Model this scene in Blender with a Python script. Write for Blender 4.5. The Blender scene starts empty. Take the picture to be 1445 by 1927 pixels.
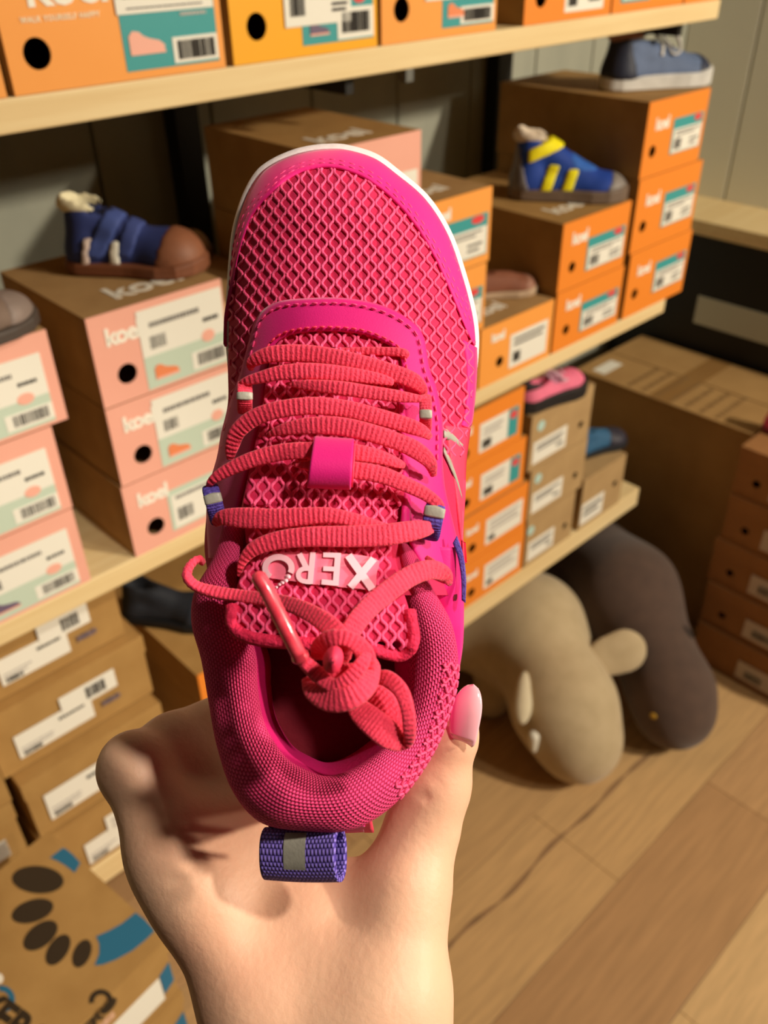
import bpy, bmesh, math, random
import numpy as np
from mathutils import Vector, Matrix
random.seed(7)
PI = math.pi
scene = bpy.context.scene
COL = scene.collection
# ------------------------------------------------------------------ camera, world, lights, exposure
EYE = Vector((0.0, 0.0, 1.52))
CR = Matrix(((0.72271147, -0.40291538, 0.56155794),      # columns: image right, image down, forward
             (-0.69100876, -0.4048119, 0.59886076),
             (-0.01396487, -0.820845, -0.57098027)))
FPX = 1628.15
cam_d = bpy.data.cameras.new('camera')
cam = bpy.data.objects.new('camera', cam_d); COL.objects.link(cam)
right, down, fwd = CR.col[0], CR.col[1], CR.col[2]
m = Matrix.Identity(4)
for i in range(3):
    m[i][0] = right[i]; m[i][1] = -down[i]; m[i][2] = -fwd[i]; m[i][3] = EYE[i]
cam.matrix_world = m
cam_d.sensor_fit = 'VERTICAL'; cam_d.sensor_height = 24.0; cam_d.sensor_width = 18.0
cam_d.lens = FPX / 1927.0 * 24.0
cam_d.clip_start = 0.02; cam_d.clip_end = 50
cam_d.dof.use_dof = True; cam_d.dof.focus_distance = 0.262
cam_d.dof.aperture_fstop = 9.5
scene.camera = cam
scene.view_settings.view_transform = 'Standard'
scene.view_settings.look = 'None'
scene.view_settings.gamma = 1.0
scene.view_settings.use_curve_mapping = False
scene.view_settings.exposure = 0.0

world = bpy.data.worlds.new('world'); scene.world = world; world.use_nodes = True
world.node_tree.nodes['Background'].inputs[0].default_value = (1.0, 0.80, 0.55, 1)
world.node_tree.nodes['Background'].inputs[1].default_value = 0.14


def aim(o, tgt):
    o.rotation_euler = (Vector(tgt) - o.location).to_track_quat('-Z', 'Y').to_euler()


def area(name, loc, tgt, size, power, col, sy=None):
    l = bpy.data.lights.new(name, 'AREA'); l.energy = power; l.color = col; l.size = size
    if sy: l.shape = 'RECTANGLE'; l.size_y = sy
    o = bpy.data.objects.new(name, l); COL.objects.link(o); o.location = loc; aim(o, tgt); return o


WARM = (1.0, 0.88, 0.69)
area('ceiling_spot_light', (2.0, -2.0, 2.45), (0.8, 0.9, 0.9), 0.14, 92, WARM)
area('ceiling_spot_light', (1.55, -2.4, 2.45), (0.5, 0.9, 0.9), 0.14, 20, WARM)
def spot(name, loc, tgt, power, ang, col, rad=.04, blend=.4):
    l = bpy.data.lights.new(name, 'SPOT'); l.energy = power; l.color = col; l.spot_size = math.radians(ang); l.spot_blend = blend; l.shadow_soft_size = rad
    o = bpy.data.objects.new(name, l); COL.objects.link(o); o.location = loc; aim(o, tgt); return o


spot('ceiling_track_spot', (0.40, -0.62, 2.45), (0.18, 0.16, 1.36), 62, 34, (1.0, 0.90, 0.74), .045, .6)
area('ceiling_panel_light', (1.2, -0.9, 2.55), (1.2, -0.7, 0), 0.9, 1.0, (1.0, 0.88, 0.72))


# ------------------------------------------------------------------ helpers
def lin(c):
    r = []
    for v in c[:3]:
        v = v / 255.0
        r.append(v / 12.92 if v <= 0.04045 else ((v + 0.055) / 1.055) ** 2.4)
    return (r[0], r[1], r[2], 1.0)


MATS = {}


def mat(name, rgb, rough=0.6, var=None, scale=30.0, bump=0.0, bscale=None, stretch=(1, 1, 1), spec=0.4, sss=0.0, sheen=0.0, coat=0.0, metal=0.0):
    """rgb sRGB 0-255; var = second colour mixed in by noise."""
    if name in MATS: return MATS[name]
    M = bpy.data.materials.new(name); M.use_nodes = True; MATS[name] = M
    nt = M.node_tree; b = nt.nodes['Principled BSDF']
    b.inputs['Base Color'].default_value = lin(rgb)
    b.inputs['Roughness'].default_value = rough
    b.inputs['Specular IOR Level'].default_value = spec
    b.inputs['Metallic'].default_value = metal
    if sss:
        b.inputs['Subsurface Weight'].default_value = sss
        b.inputs['Subsurface Radius'].default_value = (1.0, 0.35, 0.2)
        b.inputs['Subsurface Scale'].default_value = 0.006
    if sheen:
        b.inputs['Sheen Weight'].default_value = sheen
        b.inputs['Sheen Roughness'].default_value = 0.5
    if coat:
        b.inputs['Coat Weight'].default_value = coat; b.inputs['Coat Roughness'].default_value = 0.08
    if var is not None or bump:
        tc = nt.nodes.new('ShaderNodeTexCoord'); mp = nt.nodes.new('ShaderNodeMapping')
        mp.inputs['Scale'].default_value = stretch
        nt.links.new(tc.outputs['Object'], mp.inputs[0])
    if var is not None:
        n = nt.nodes.new('ShaderNodeTexNoise'); n.inputs['Scale'].default_value = scale; n.inputs['Detail'].default_value = 5
        nt.links.new(mp.outputs[0], n.inputs['Vector'])
        r = nt.nodes.new('ShaderNodeValToRGB')
        r.color_ramp.elements[0].position = 0.3; r.color_ramp.elements[1].position = 0.7
        r.color_ramp.elements[0].color = lin(rgb); r.color_ramp.elements[1].color = lin(var)
        nt.links.new(n.outputs['Fac'], r.inputs[0]); nt.links.new(r.outputs[0], b.inputs['Base Color'])
    if bump:
        n2 = nt.nodes.new('ShaderNodeTexNoise'); n2.inputs['Scale'].default_value = bscale or scale * 3; n2.inputs['Detail'].default_value = 4
        nt.links.new(mp.outputs[0], n2.inputs['Vector'])
        bp = nt.nodes.new('ShaderNodeBump'); bp.inputs['Strength'].default_value = bump; bp.inputs['Distance'].default_value = 0.001
        nt.links.new(n2.outputs['Fac'], bp.inputs['Height']); nt.links.new(bp.outputs[0], b.inputs['Normal'])
    return M


def weave(name, rgb, dark, su, sv, bump=0.6, rough=0.75, rot=0.0, dist=0.0005, ribs=False, sheen=0.0):
    """woven cloth from the UV map: rows of little stitches, su across, sv along."""
    if name in MATS: return MATS[name]
    M = bpy.data.materials.new(name); M.use_nodes = True; MATS[name] = M
    nt = M.node_tree; b = nt.nodes['Principled BSDF']; L = nt.links.new
    b.inputs['Roughness'].default_value = rough; b.inputs['Specular IOR Level'].default_value = 0.25
    if sheen: b.inputs['Sheen Weight'].default_value = sheen
    uv = nt.nodes.new('ShaderNodeUVMap'); sep = nt.nodes.new('ShaderNodeSeparateXYZ'); L(uv.outputs[0], sep.inputs[0])

    def mth(op, a, bb=None, c=None):
        n = nt.nodes.new('ShaderNodeMath'); n.operation = op
        for i, x in enumerate((a, bb, c)):
            if x is None: continue
            if isinstance(x, (int, float)): n.inputs[i].default_value = x
            else: L(x, n.inputs[i])
        return n.outputs[0]
    U = mth('MULTIPLY', sep.outputs[0], su); V = mth('MULTIPLY', sep.outputs[1], sv)
    if ribs:      # grosgrain: ribs across v, broken by fine thread
        a = mth('SINE', mth('MULTIPLY', V, 2 * PI)); c = mth('SINE', mth('MULTIPLY', U, 2 * PI))
        h = mth('ADD', mth('MULTIPLY', a, 0.42), mth('MULTIPLY', c, 0.12))
        h = mth('ADD', h, 0.5)
    else:         # rows of offset stitches
        row = mth('FLOOR', V); off = mth('MULTIPLY', mth('MODULO', row, 2.0), 0.5)
        a = mth('ABSOLUTE', mth('SINE', mth('MULTIPLY', mth('ADD', U, off), PI)))
        c = mth('ABSOLUTE', mth('SINE', mth('MULTIPLY', V, PI)))
        h = mth('POWER', mth('MULTIPLY', a, c), 0.6)
    r = nt.nodes.new('ShaderNodeMix'); r.data_type = 'RGBA'
    r.inputs[6].default_value = lin(dark); r.inputs[7].default_value = lin(rgb)
    L(h, r.inputs[0]); L(r.outputs[2], b.inputs['Base Color'])
    bp = nt.nodes.new('ShaderNodeBump'); bp.inputs['Strength'].default_value = bump; bp.inputs['Distance'].default_value = dist
    L(h, bp.inputs['Height']); L(bp.outputs[0], b.inputs['Normal'])
    return M


def link_mesh(name, me, material=None, parent=None, smooth=False):
    o = bpy.data.objects.new(name, me); COL.objects.link(o)
    if material is not None and not me.materials: me.materials.append(material)
    if smooth: me.shade_smooth()
    if parent is not None: o.parent = parent
    return o


def mesh(name, V, F, material=None, parent=None, smooth=False, uv=None):
    me = bpy.data.meshes.new(name); me.from_pydata([tuple(v) for v in V], [], [tuple(f) for f in F]); me.update()
    if uv is not None:
        l = me.uv_layers.new(name='UVMap')
        idx = np.empty(len(me.loops), np.int32); me.loops.foreach_get('vertex_index', idx)
        l.data.foreach_set('uv', np.asarray(uv, np.float32)[idx].ravel())
    return link_mesh(name, me, material, parent, smooth)


def tag(o, label=None, cat=None, group=None, kind=None):
    if label: o['label'] = label
    if cat: o['category'] = cat
    if group: o['group'] = group
    if kind: o['kind'] = kind
    return o


def empty(name, loc, rz=0.0, label=None, cat=None, group=None, mw=None):
    o = bpy.data.objects.new(name, None); COL.objects.link(o); o.empty_display_size = 0.03
    if mw is not None: o.matrix_world = mw
    else: o.location = loc; o.rotation_euler = (0, 0, rz)
    return tag(o, label, cat, group)


class MB:
    def __init__(s): s.V = []; s.F = []

    def add(s, V, F):
        n = len(s.V); s.V += [tuple(v) for v in V]; s.F += [tuple(i + n for i in f) for f in F]; return s

    def box(s, x0, x1, y0, y1, z0, z1):
        V = [(x, y, z) for z in (z0, z1) for y in (y0, y1) for x in (x0, x1)]
        return s.add(V, [(0, 2, 3, 1), (4, 5, 7, 6), (0, 1, 5, 4), (2, 6, 7, 3), (0, 4, 6, 2), (1, 3, 7, 5)])

    def build(s, name, m, parent=None, bevel=0.0, smooth=False):
        o = mesh(name, s.V, s.F, m, parent, smooth)
        if bevel:
            b = o.modifiers.new('bevel', 'BEVEL'); b.width = bevel; b.segments = 2; b.limit_method = 'ANGLE'
        return o


def poly_slab(pts, y, t):
    """polygon in xz plane, front at y, thickness t going to +y. returns V,F"""
    n = len(pts); V = [(p[0], y, p[1]) for p in pts] + [(p[0], y + t, p[1]) for p in pts]
    F = [tuple(range(n)), tuple(reversed(range(n, 2 * n)))] + [((i + 1) % n, i, n + i, n + (i + 1) % n) for i in range(n)]
    return V, F


def ell(cx, cz, a, b, rot=0, n=20):
    return [(cx + a * math.cos(t) * math.cos(rot) - b * math.sin(t) * math.sin(rot), cz + a * math.cos(t) * math.sin(rot) + b * math.sin(t) * math.cos(rot)) for t in [2 * PI * i / n for i in range(n)]]


TXT = {}


def text_mesh(s, size, extrude=0.0004, offset=0.0, shear=0.0, space=1.0):
    key = (s, size, extrude, offset, shear, space)
    if key in TXT: return TXT[key]
    cu = bpy.data.curves.new('text', 'FONT'); cu.body = s; cu.size = size; cu.extrude = extrude; cu.offset = offset; cu.shear = shear
    cu.space_character = space; cu.resolution_u = 3
    o = bpy.data.objects.new('text', cu); COL.objects.link(o)
    dg = bpy.context.evaluated_depsgraph_get(); dg.update()
    me = bpy.data.meshes.new_from_object(o.evaluated_get(dg)); bpy.data.objects.remove(o); bpy.data.curves.remove(cu)
    me.materials.clear()
    TXT[key] = me; return me


def text_obj(name, s, size, m, parent, loc, rot=(PI / 2, 0, 0), **k):
    me = text_mesh(s, size, **k).copy(); o = link_mesh(name, me, m, parent); o.location = loc; o.rotation_euler = rot; return o


def px(x, y):     # direction of a ray for measuring; unit depth along the optical axis
    return CR @ Vector(((x - 722.5) / FPX, (y - 963.5) / FPX, 1.0))


def at(x, y, d): return EYE + px(x, y) * d


def on_z(x, y, z):
    r = px(x, y); return EYE + r * ((z - EYE.z) / r.z)


# ---------------------------------------------------------- smooth implicit bodies (for plush toys, shoes, the hand)
def smin(a, b, k):
    h = np.clip(0.5 + 0.5 * (b - a) / k, 0, 1); return b + (a - b) * h - k * h * (1 - h)


def capsule(P, a, b, ra, rb):
    a = np.array(a, float); b = np.array(b, float); ab = b - a; L2 = float(ab @ ab) + 1e-12
    t = np.clip(((P - a) @ ab) / L2, 0, 1); q = P - a - t[..., None] * ab
    return np.sqrt((q * q).sum(-1)) - (ra + (rb - ra) * t)


def ellipsoid(P, c, r, R=None):
    q = P - np.array(c, float)
    if R is not None: q = q @ np.array(R, float)
    r = np.array(r, float); k0 = np.sqrt(((q / r) ** 2).sum(-1)); k1 = np.sqrt(((q / r ** 2) ** 2).sum(-1)) + 1e-9
    return k0 * (k0 - 1) / k1


def rbox(P, c, h, r, R=None):
    q = P - np.array(c, float)
    if R is not None: q = q @ np.array(R, float)
    d = np.abs(q) - (np.array(h, float) - r)
    return np.sqrt((np.maximum(d, 0) ** 2).sum(-1)) + np.minimum(d.max(-1), 0) - r


def surface_nets(fn, lo, hi, step):
    """polygonise fn(P)=0 inside the box lo..hi"""
    lo = np.array(lo, float); hi = np.array(hi, float)
    n = np.ceil((hi - lo) / step).astype(int) + 1
    ax = [lo[i] + step * np.arange(n[i]) for i in range(3)]
    G = np.stack(np.meshgrid(*ax, indexing='ij'), -1).astype(np.float32)
    D = fn(G.astype(np.float64))
    S = D < 0
    c = [S[i:n[0] - 1 + i, j:n[1] - 1 + j, k:n[2] - 1 + k] for i in (0, 1) for j in (0, 1) for k in (0, 1)]
    cnt = sum(x.astype(int) for x in c); act = (cnt > 0) & (cnt < 8)
    idx = -np.ones(act.shape, int); cells = np.argwhere(act); idx[tuple(cells.T)] = np.arange(len(cells))
    acc = np.zeros((len(cells), 3)); w = np.zeros(len(cells))
    corners = [(i, j, k) for i in (0, 1) for j in (0, 1) for k in (0, 1)]
    for a in range(8):
        for b in range(a + 1, 8):
            d = np.array(corners[b]) - np.array(corners[a])
            if np.abs(d).sum() != 1: continue
            pa = cells + corners[a]; pb = cells + corners[b]
            da = D[tuple(pa.T)]; db = D[tuple(pb.T)]; cr = (da < 0) != (db < 0)
            t = np.where(cr, da / np.where(cr, da - db, 1), 0)
            acc += np.where(cr[:, None], pa + t[:, None] * d, 0); w += cr
    V = lo + step * acc / w[:, None]
    F = []
    for axi in range(3):
        o = [i for i in range(3) if i != axi]
        sl0 = [slice(None)] * 3; sl1 = [slice(None)] * 3; sl0[axi] = slice(0, -1); sl1[axi] = slice(1, None)
        e = S[tuple(sl0)] != S[tuple(sl1)]
        for q in o: pass
        E = np.argwhere(e); ok = np.all([(E[:, q] > 0) & (E[:, q] < n[q] - 1) for q in o], axis=0); E = E[ok]
        u = np.zeros(3, int); v = np.zeros(3, int); u[o[0]] = 1; v[o[1]] = 1
        q = np.stack([idx[tuple((E - u - v).T)], idx[tuple((E - v).T)], idx[tuple(E.T)], idx[tuple((E - u).T)]], 1)
        flip = S[tuple(E.T)] if axi != 1 else ~S[tuple(E.T)]
        q = np.where(flip[:, None], q, q[:, ::-1])
        F.append(q)
    F = np.concatenate(F); F = F[(F >= 0).all(1)]
    return V, F


def np_mesh(name, V, F, material, parent=None, smooth=True, relax=0):
    me = bpy.data.meshes.new(name)
    me.vertices.add(len(V)); me.vertices.foreach_set('co', np.asarray(V, np.float32).ravel())
    k = F.shape[1]
    me.loops.add(F.size); me.loops.foreach_set('vertex_index', F.astype(np.int32).ravel())
    me.polygons.add(len(F)); me.polygons.foreach_set('loop_start', np.arange(0, F.size, k, dtype=np.int32))
    me.update(calc_edges=True); me.validate()
    o = link_mesh(name, me, material, parent, smooth)
    if relax:
        s = o.modifiers.new('smooth', 'SMOOTH'); s.iterations = relax; s.factor = 0.5
    return o


def grid_mesh(name, G, material, parent=None, closed_u=False, closed_v=False, uv=True, smooth=True, thick=0.0, flip=False, eye=None):
    """G: array (nu,nv,3)"""
    G = np.asarray(G, float); nu, nv = G.shape[:2]
    if thick and not closed_v: eye = True
    if eye:      # outer side towards the open side of the shoe
        c = np.cross(G[1:, :-1] - G[:-1, :-1], G[:-1, 1:] - G[:-1, :-1]).reshape(-1, 3); flip = bool(((np.array(EYE) - G[:-1, :-1].reshape(-1, 3)) * c).sum() < 0)
    I = np.arange(nu * nv).reshape(nu, nv)
    A = np.concatenate([I, I[:1]], 0) if closed_u else I
    A = np.concatenate([A, A[:, :1]], 1) if closed_v else A
    F = np.stack([A[:-1, :-1], A[1:, :-1], A[1:, 1:], A[:-1, 1:]], -1).reshape(-1, 4)
    if flip: F = F[:, ::-1]
    o = np_mesh(name, G.reshape(-1, 3), F, material, parent, smooth)
    me = o.data
    if uv:
        du = A.shape[0] - 1; dv = A.shape[1] - 1
        uu, vv = np.meshgrid(np.arange(du), np.arange(dv), indexing='ij')
        q = np.stack([np.stack([uu, vv], -1), np.stack([uu + 1, vv], -1), np.stack([uu + 1, vv + 1], -1), np.stack([uu, vv + 1], -1)], 2).astype(float)
        q[..., 0] /= du; q[..., 1] /= dv
        if flip: q = q[:, :, ::-1]
        l = me.uv_layers.new(name='UVMap')
        if len(me.loops) == q.size // 2: l.data.foreach_set('uv', q.astype(np.float32).ravel())
    if thick:
        s = o.modifiers.new('solid', 'SOLIDIFY'); s.thickness = thick; s.offset = -1
    return o


def spline(pts, n):
    """Catmull-Rom through pts (k-dim), n samples, roughly even"""
    P = np.array(pts, float); P = np.concatenate([[2 * P[0] - P[1]], P, [2 * P[-1] - P[-2]]])
    out = []; k = len(P) - 3
    for t in np.linspace(0, k - 1e-9, n):
        i = int(t); u = t - i; a, b, c, d = P[i:i + 4]
        out.append(0.5 * ((2 * b) + (-a + c) * u + (2 * a - 5 * b + 4 * c - d) * u * u + (-a + 3 * b - 3 * c + d) * u ** 3))
    return np.array(out)


def spline_closed(pts, n):
    P = np.array(pts, float); k = len(P); out = []
    for t in np.linspace(0, k, n, endpoint=False):
        i = int(t); u = t - i; a, b, c, d = P[(i - 1) % k], P[i % k], P[(i + 1) % k], P[(i + 2) % k]
        out.append(0.5 * ((2 * b) + (-a + c) * u + (2 * a - 5 * b + 4 * c - d) * u * u + (-a + 3 * b - 3 * c + d) * u ** 3))
    return np.array(out)


def tube(name, path, rad, material, parent=None, nseg=8, closed=False, smooth=True):
    P = np.array(path, float); n = len(P)
    R = np.full(n, rad) if np.isscalar(rad) else np.array(rad)
    T = np.gradient(P, axis=0) if not closed else np.roll(P, -1, 0) - np.roll(P, 1, 0)
    T /= np.linalg.norm(T, axis=1)[:, None] + 1e-12
    up = np.array([0.13, 0.2, 1.0]); N = np.cross(T, up); N /= np.linalg.norm(N, axis=1)[:, None] + 1e-9; B = np.cross(T, N)
    a = np.linspace(0, 2 * PI, nseg, endpoint=False)
    G = P[:, None] + R[:, None, None] * (np.cos(a)[None, :, None] * N[:, None] + np.sin(a)[None, :, None] * B[:, None])
    return grid_mesh(name, G, material, parent, closed_u=closed, closed_v=True)
# ------------------------------------------------------------------ the setting
KRAFT = mat('kraft_card', (168, 130, 82), 0.8, (182, 144, 94), 25, 0.25, 300)
KRAFT2 = mat('kraft_card_brown', (166, 126, 70), 0.8, (178, 138, 80), 25, 0.25, 300)
KRAFT_T = mat('kraft_card_tan', (172, 140, 96), 0.8, (184, 152, 106), 25, 0.25, 300)
ORANGE = mat('orange_print', (248, 162, 72), 0.55, (250, 166, 78), 10)
ORANGE2 = mat('deep_orange_print', (242, 140, 46), 0.55)
YELLOW = mat('amber_yellow_print', (250, 175, 20), 0.5)
PINKC = mat('salmon_pink_print', (240, 172, 152), 0.55, (244, 178, 158), 8)
WHITE = mat('white_label_paper', (240, 236, 224), 0.5)
WHITEI = mat('white_print', (250, 244, 230), 0.6)
TEAL = mat('teal_print', (62, 158, 160), 0.5)
SAGE = mat('sage_print', (198, 214, 196), 0.5)
INK = mat('black_ink', (38, 34, 32), 0.6)
GREYI = mat('grey_ink', (120, 116, 112), 0.6)
FAINT = mat('faint_grey_ink', (196, 190, 184), 0.6)
RED = mat('red_print', (232, 72, 72), 0.5)
CORAL = mat('coral_print', (246, 180, 160), 0.5)
ORI = mat('orange_ink', (238, 140, 92), 0.5)
BLUEP = mat('blue_print', (38, 108, 142), 0.6)
DARKB = mat('dark_brown_print', (48, 36, 24), 0.6)
SHOEPIC = mat('purple_grey_print', (112, 96, 120), 0.5)
PINE = mat('pine_wood', (240, 216, 166), 0.5, (228, 198, 144), 6, 0.15, 60, stretch=(0.6, 14, 14))
BLACK = mat('black_metal', (22, 20, 18), 0.5)
HOLE = mat('inside_card', (90, 66, 40), 0.9)


def wood_floor():
    cols = [(206, 166, 116), (190, 148, 104), (212, 172, 120), (200, 158, 112), (222, 184, 132)]
    ms = []
    for i, c in enumerate(cols):
        d = tuple(int(v * 0.90) for v in c)
        ms.append(mat('oak_plank_%s' % 'abcde'[i], c, 0.42, d, 5.0 + i, 0.2, 40, stretch=(1.2, 14, 1)))
    return ms


fl = MB().box(-1.6, 3.4, -3.0, 1.35, -0.06, -0.012).build('floor', mat('floor_gap', (112, 84, 56), 0.8)); tag(fl, kind='structure')
PL = wood_floor(); PW = 0.205
row = 0; y = 1.35
edges = [0.188 + PW * k for k in range(-3, 6)]
pr = random.Random(3)
for k in range(len(edges) - 1):
    y0, y1 = edges[k] + 0.0005, edges[k + 1] - 0.0005
    xs = [-0.6 + pr.random() * 0.5]
    if abs(edges[k] - 0.188) < 0.01: xs = [-0.7, 0.0, 1.29, 2.55]
    while xs[-1] < 2.6: xs.append(xs[-1] + 1.25)
    for a, b in zip(xs[:-1], xs[1:]):
        o = MB().box(a + 0.0005, b - 0.0005, y0, y1, -0.012, 0.0).build('floor_plank', PL[(1, 3, 4, 1, 2, 0, 3, 1, 0)[k] if not (k == 3 and a > 1.2) else 3], fl, bevel=0.0006)
# dark crack-like grain streak of the knotty planks
CRK = mat('dark_grain', (134, 104, 74), 0.6, (158, 122, 86), 40)
w = [(0.56, 0.525), (0.68, 0.532), (0.80, 0.520), (0.93, 0.528), (1.05, 0.520), (1.16, 0.522), (1.28, 0.515)]
V = []; F = []
sp = spline(w, 60)
for i, (a, b) in enumerate(sp):
    t = 0.0016 + 0.0035 * abs(math.sin(i * 0.37)) * (1 if i < 58 else 0.2)
    V += [(a, b - t, 0.0006), (a, b + t, 0.0006)]
    if i: F.append((2 * i - 2, 2 * i, 2 * i + 1, 2 * i - 1))
mesh('grain_streak', V, F, CRK, fl)

WALLM = mat('grey_wall_paint', (168, 168, 152), 0.7, (152, 154, 140), 4, 0.2, 40, stretch=(3, 3, 0.6))
WALLR = mat('light_grey_panel_paint', (232, 230, 216), 0.7, (226, 224, 210), 3)
wb = MB().box(-1.0, 2.2, 1.24, 1.30, 0, 2.7).build('wall_back', mat('wall_backing', (90, 88, 80), 0.8)); tag(wb, kind='structure')
x = -1.0
while x < 2.2:
    MB().box(x + 0.002, min(x + 0.2, 2.2) - 0.002, 1.225, 1.24, 0, 2.7).build('wall_board', WALLM, wb, bevel=0.003); x += 0.2
wr = MB().box(2.2, 2.26, -3.0, 1.24, 0, 2.7).build('wall_right', mat('wall_backing', (90, 88, 80), 0.8)); tag(wr, kind='structure')
y = 1.225
for wdt in (0.18, 0.40, 0.40, 0.40, 0.4, 0.4, 0.4):
    MB().box(2.185, 2.2, y - wdt + 0.002, y - 0.002, 0, 2.7).build('wall_panel', WALLR, wr, bevel=0.003); y -= wdt
wl = MB().box(-1.06, -1.0, -3.0, 1.30, 0, 2.7).build('wall_left', mat('dark_wall_paint', (60, 52, 44), .8)); tag(wl, kind='structure')
wf = MB().box(-1.06, 2.26, -3.06, -3.0, 0, 2.7).build('wall_front', MATS['dark_wall_paint']); tag(wf, kind='structure')
ce = MB().box(-1.06, 2.26, -3.06, 1.30, 2.7, 2.76).build('ceiling', mat('ceiling_dark_paint', (66, 60, 54), 0.8)); tag(ce, kind='structure')

# the rack: three pine boards between black steel uprights
rack = empty('wall_shelf_unit', (0.6, 1.2, 0), label='long pine shelf unit with three boards on black steel uprights against the grey wall', cat='shelf')
rk = Vector((0.6, 1.2, 0))
for (z0, z1, xe, ed) in ((1.366, 1.394, 1.52, 1.22), (0.862, 0.890, 1.515, 1.22), (0.385, 0.432, 1.55, 1.22)):
    o = MB().box(-0.75 - rk.x, xe - rk.x, 0.80 - rk.y, ed - rk.y, z0, z1).build('shelf_board', PINE, rack, bevel=0.002)
for xu in (-0.5, 0.735, 1.46):
    for z0, z1 in ((0.0, 0.384), (0.433, 0.861), (0.891, 1.365), (1.395, 2.1)):
        MB().box(xu - 0.02 - rk.x, xu + 0.02 - rk.x, 1.19 - rk.y, 1.2225 - rk.y, z0, z1).build('steel_upright', BLACK, rack)
    for zb in (1.366, 0.862, 0.385):
        MB().box(xu - 0.006 - rk.x, xu + 0.006 - rk.x, 0.83 - rk.y, 1.19 - rk.y, zb - 0.022, zb - 0.0005).build('shelf_bracket', BLACK, rack)
o = MB().box(0.80 - rk.x, 0.812 - rk.x, 0.802 - rk.y, 0.815 - rk.y, 1.352, 1.3665).build('board_clip', mat('grey_metal', (110, 110, 105), 0.4), rack)


# ------------------------------------------------------------------ shoe boxes
def label_part(par, u0, u1, v0, v1, m, details, y=-0.0006, name='size_label'):
    V, F = poly_slab([(u0, v0), (u1, v0), (u1, v1), (u0, v1)], y, 0.0004)
    o = mesh(name, V, F, m, par)
    W = u1 - u0; H = v1 - v0; rr = random.Random(int((u0 + v0) * 1e5))
    for d in details:
        k, a0, a1, b0, b1 = d[:5]; x0 = u0 + a0 * W; x1 = u0 + a1 * W; z0 = v0 + b0 * H; z1 = v0 + b1 * H
        yy = y - 0.0004 - (0.0003 if k not in ('patch', 'white') else 0); mb = MB()
        if k == 'bars':
            xx = x0
            while xx < x1 - 0.0006:
                t = rr.choice((0.0007, 0.0011, 0.0017)); mb.add(*poly_slab([(xx, z0), (min(xx + t, x1), z0), (min(xx + t, x1), z1), (xx, z1)], yy, 0.0003)); xx += t + rr.choice((0.0008, 0.0013))
            mb.build('barcode', INK, o)
        elif k == 'lines':
            n = max(1, int(d[5])) if len(d) > 5 else 2
            for i in range(n):
                zc = z1 - (z1 - z0) * (i + 0.5) / n; h = (z1 - z0) / n * 0.26; xx = x0
                xe = x1 - (x1 - x0) * rr.random() * 0.3 * (i % 2)
                while xx < xe - 0.001:
                    wd = rr.uniform(0.0016, 0.0045); mb.add(*poly_slab([(xx, zc - h), (min(xx + wd, xe), zc - h), (min(xx + wd, xe), zc + h), (xx, zc + h)], yy, 0.0003)); xx += wd + 0.0009
            mb.build('small_print', d[6] if len(d) > 6 else GREYI, o)
        elif k == 'dot':
            mb.add(*poly_slab(ell((x0 + x1) / 2, (z0 + z1) / 2, (x1 - x0) / 2, (z1 - z0) / 2), yy, 0.0003)); mb.build('size_dot', d[5], o)
        elif k in ('patch', 'white'):
            mb.add(*poly_slab([(x0, z0), (x1, z0), (x1, z1), (x0, z1)], yy, 0.0003)); mb.build('label_field', d[5] if len(d) > 5 else WHITE, o)
        elif k == 'shoe':
            pts = [(0, .1), (0, .75), (.12, .95), (.3, .9), (.42, .72), (.6, .6), (.85, .5), (1, .3), (.97, .1), (.5, 0)]
            mb.add(*poly_slab([(x0 + p[0] * (x1 - x0), z0 + p[1] * (z1 - z0)) for p in pts], yy, 0.0003)); mb.build('shoe_picture', d[5], o)
            mb2 = MB(); mb2.add(*poly_slab([(x0, z0), (x1, z0), (x1, z0 + .14 * (z1 - z0)), (x0, z0 + .14 * (z1 - z0))], yy - 0.0002, 0.0003)); mb2.build('picture_sole', CORAL, o)
        elif k == 'text':
            text_obj('handwriting', d[5], z1 - z0, INK, o, (x0, yy, z0), shear=0.35, extrude=0.0001, space=0.9)
    return o


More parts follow.
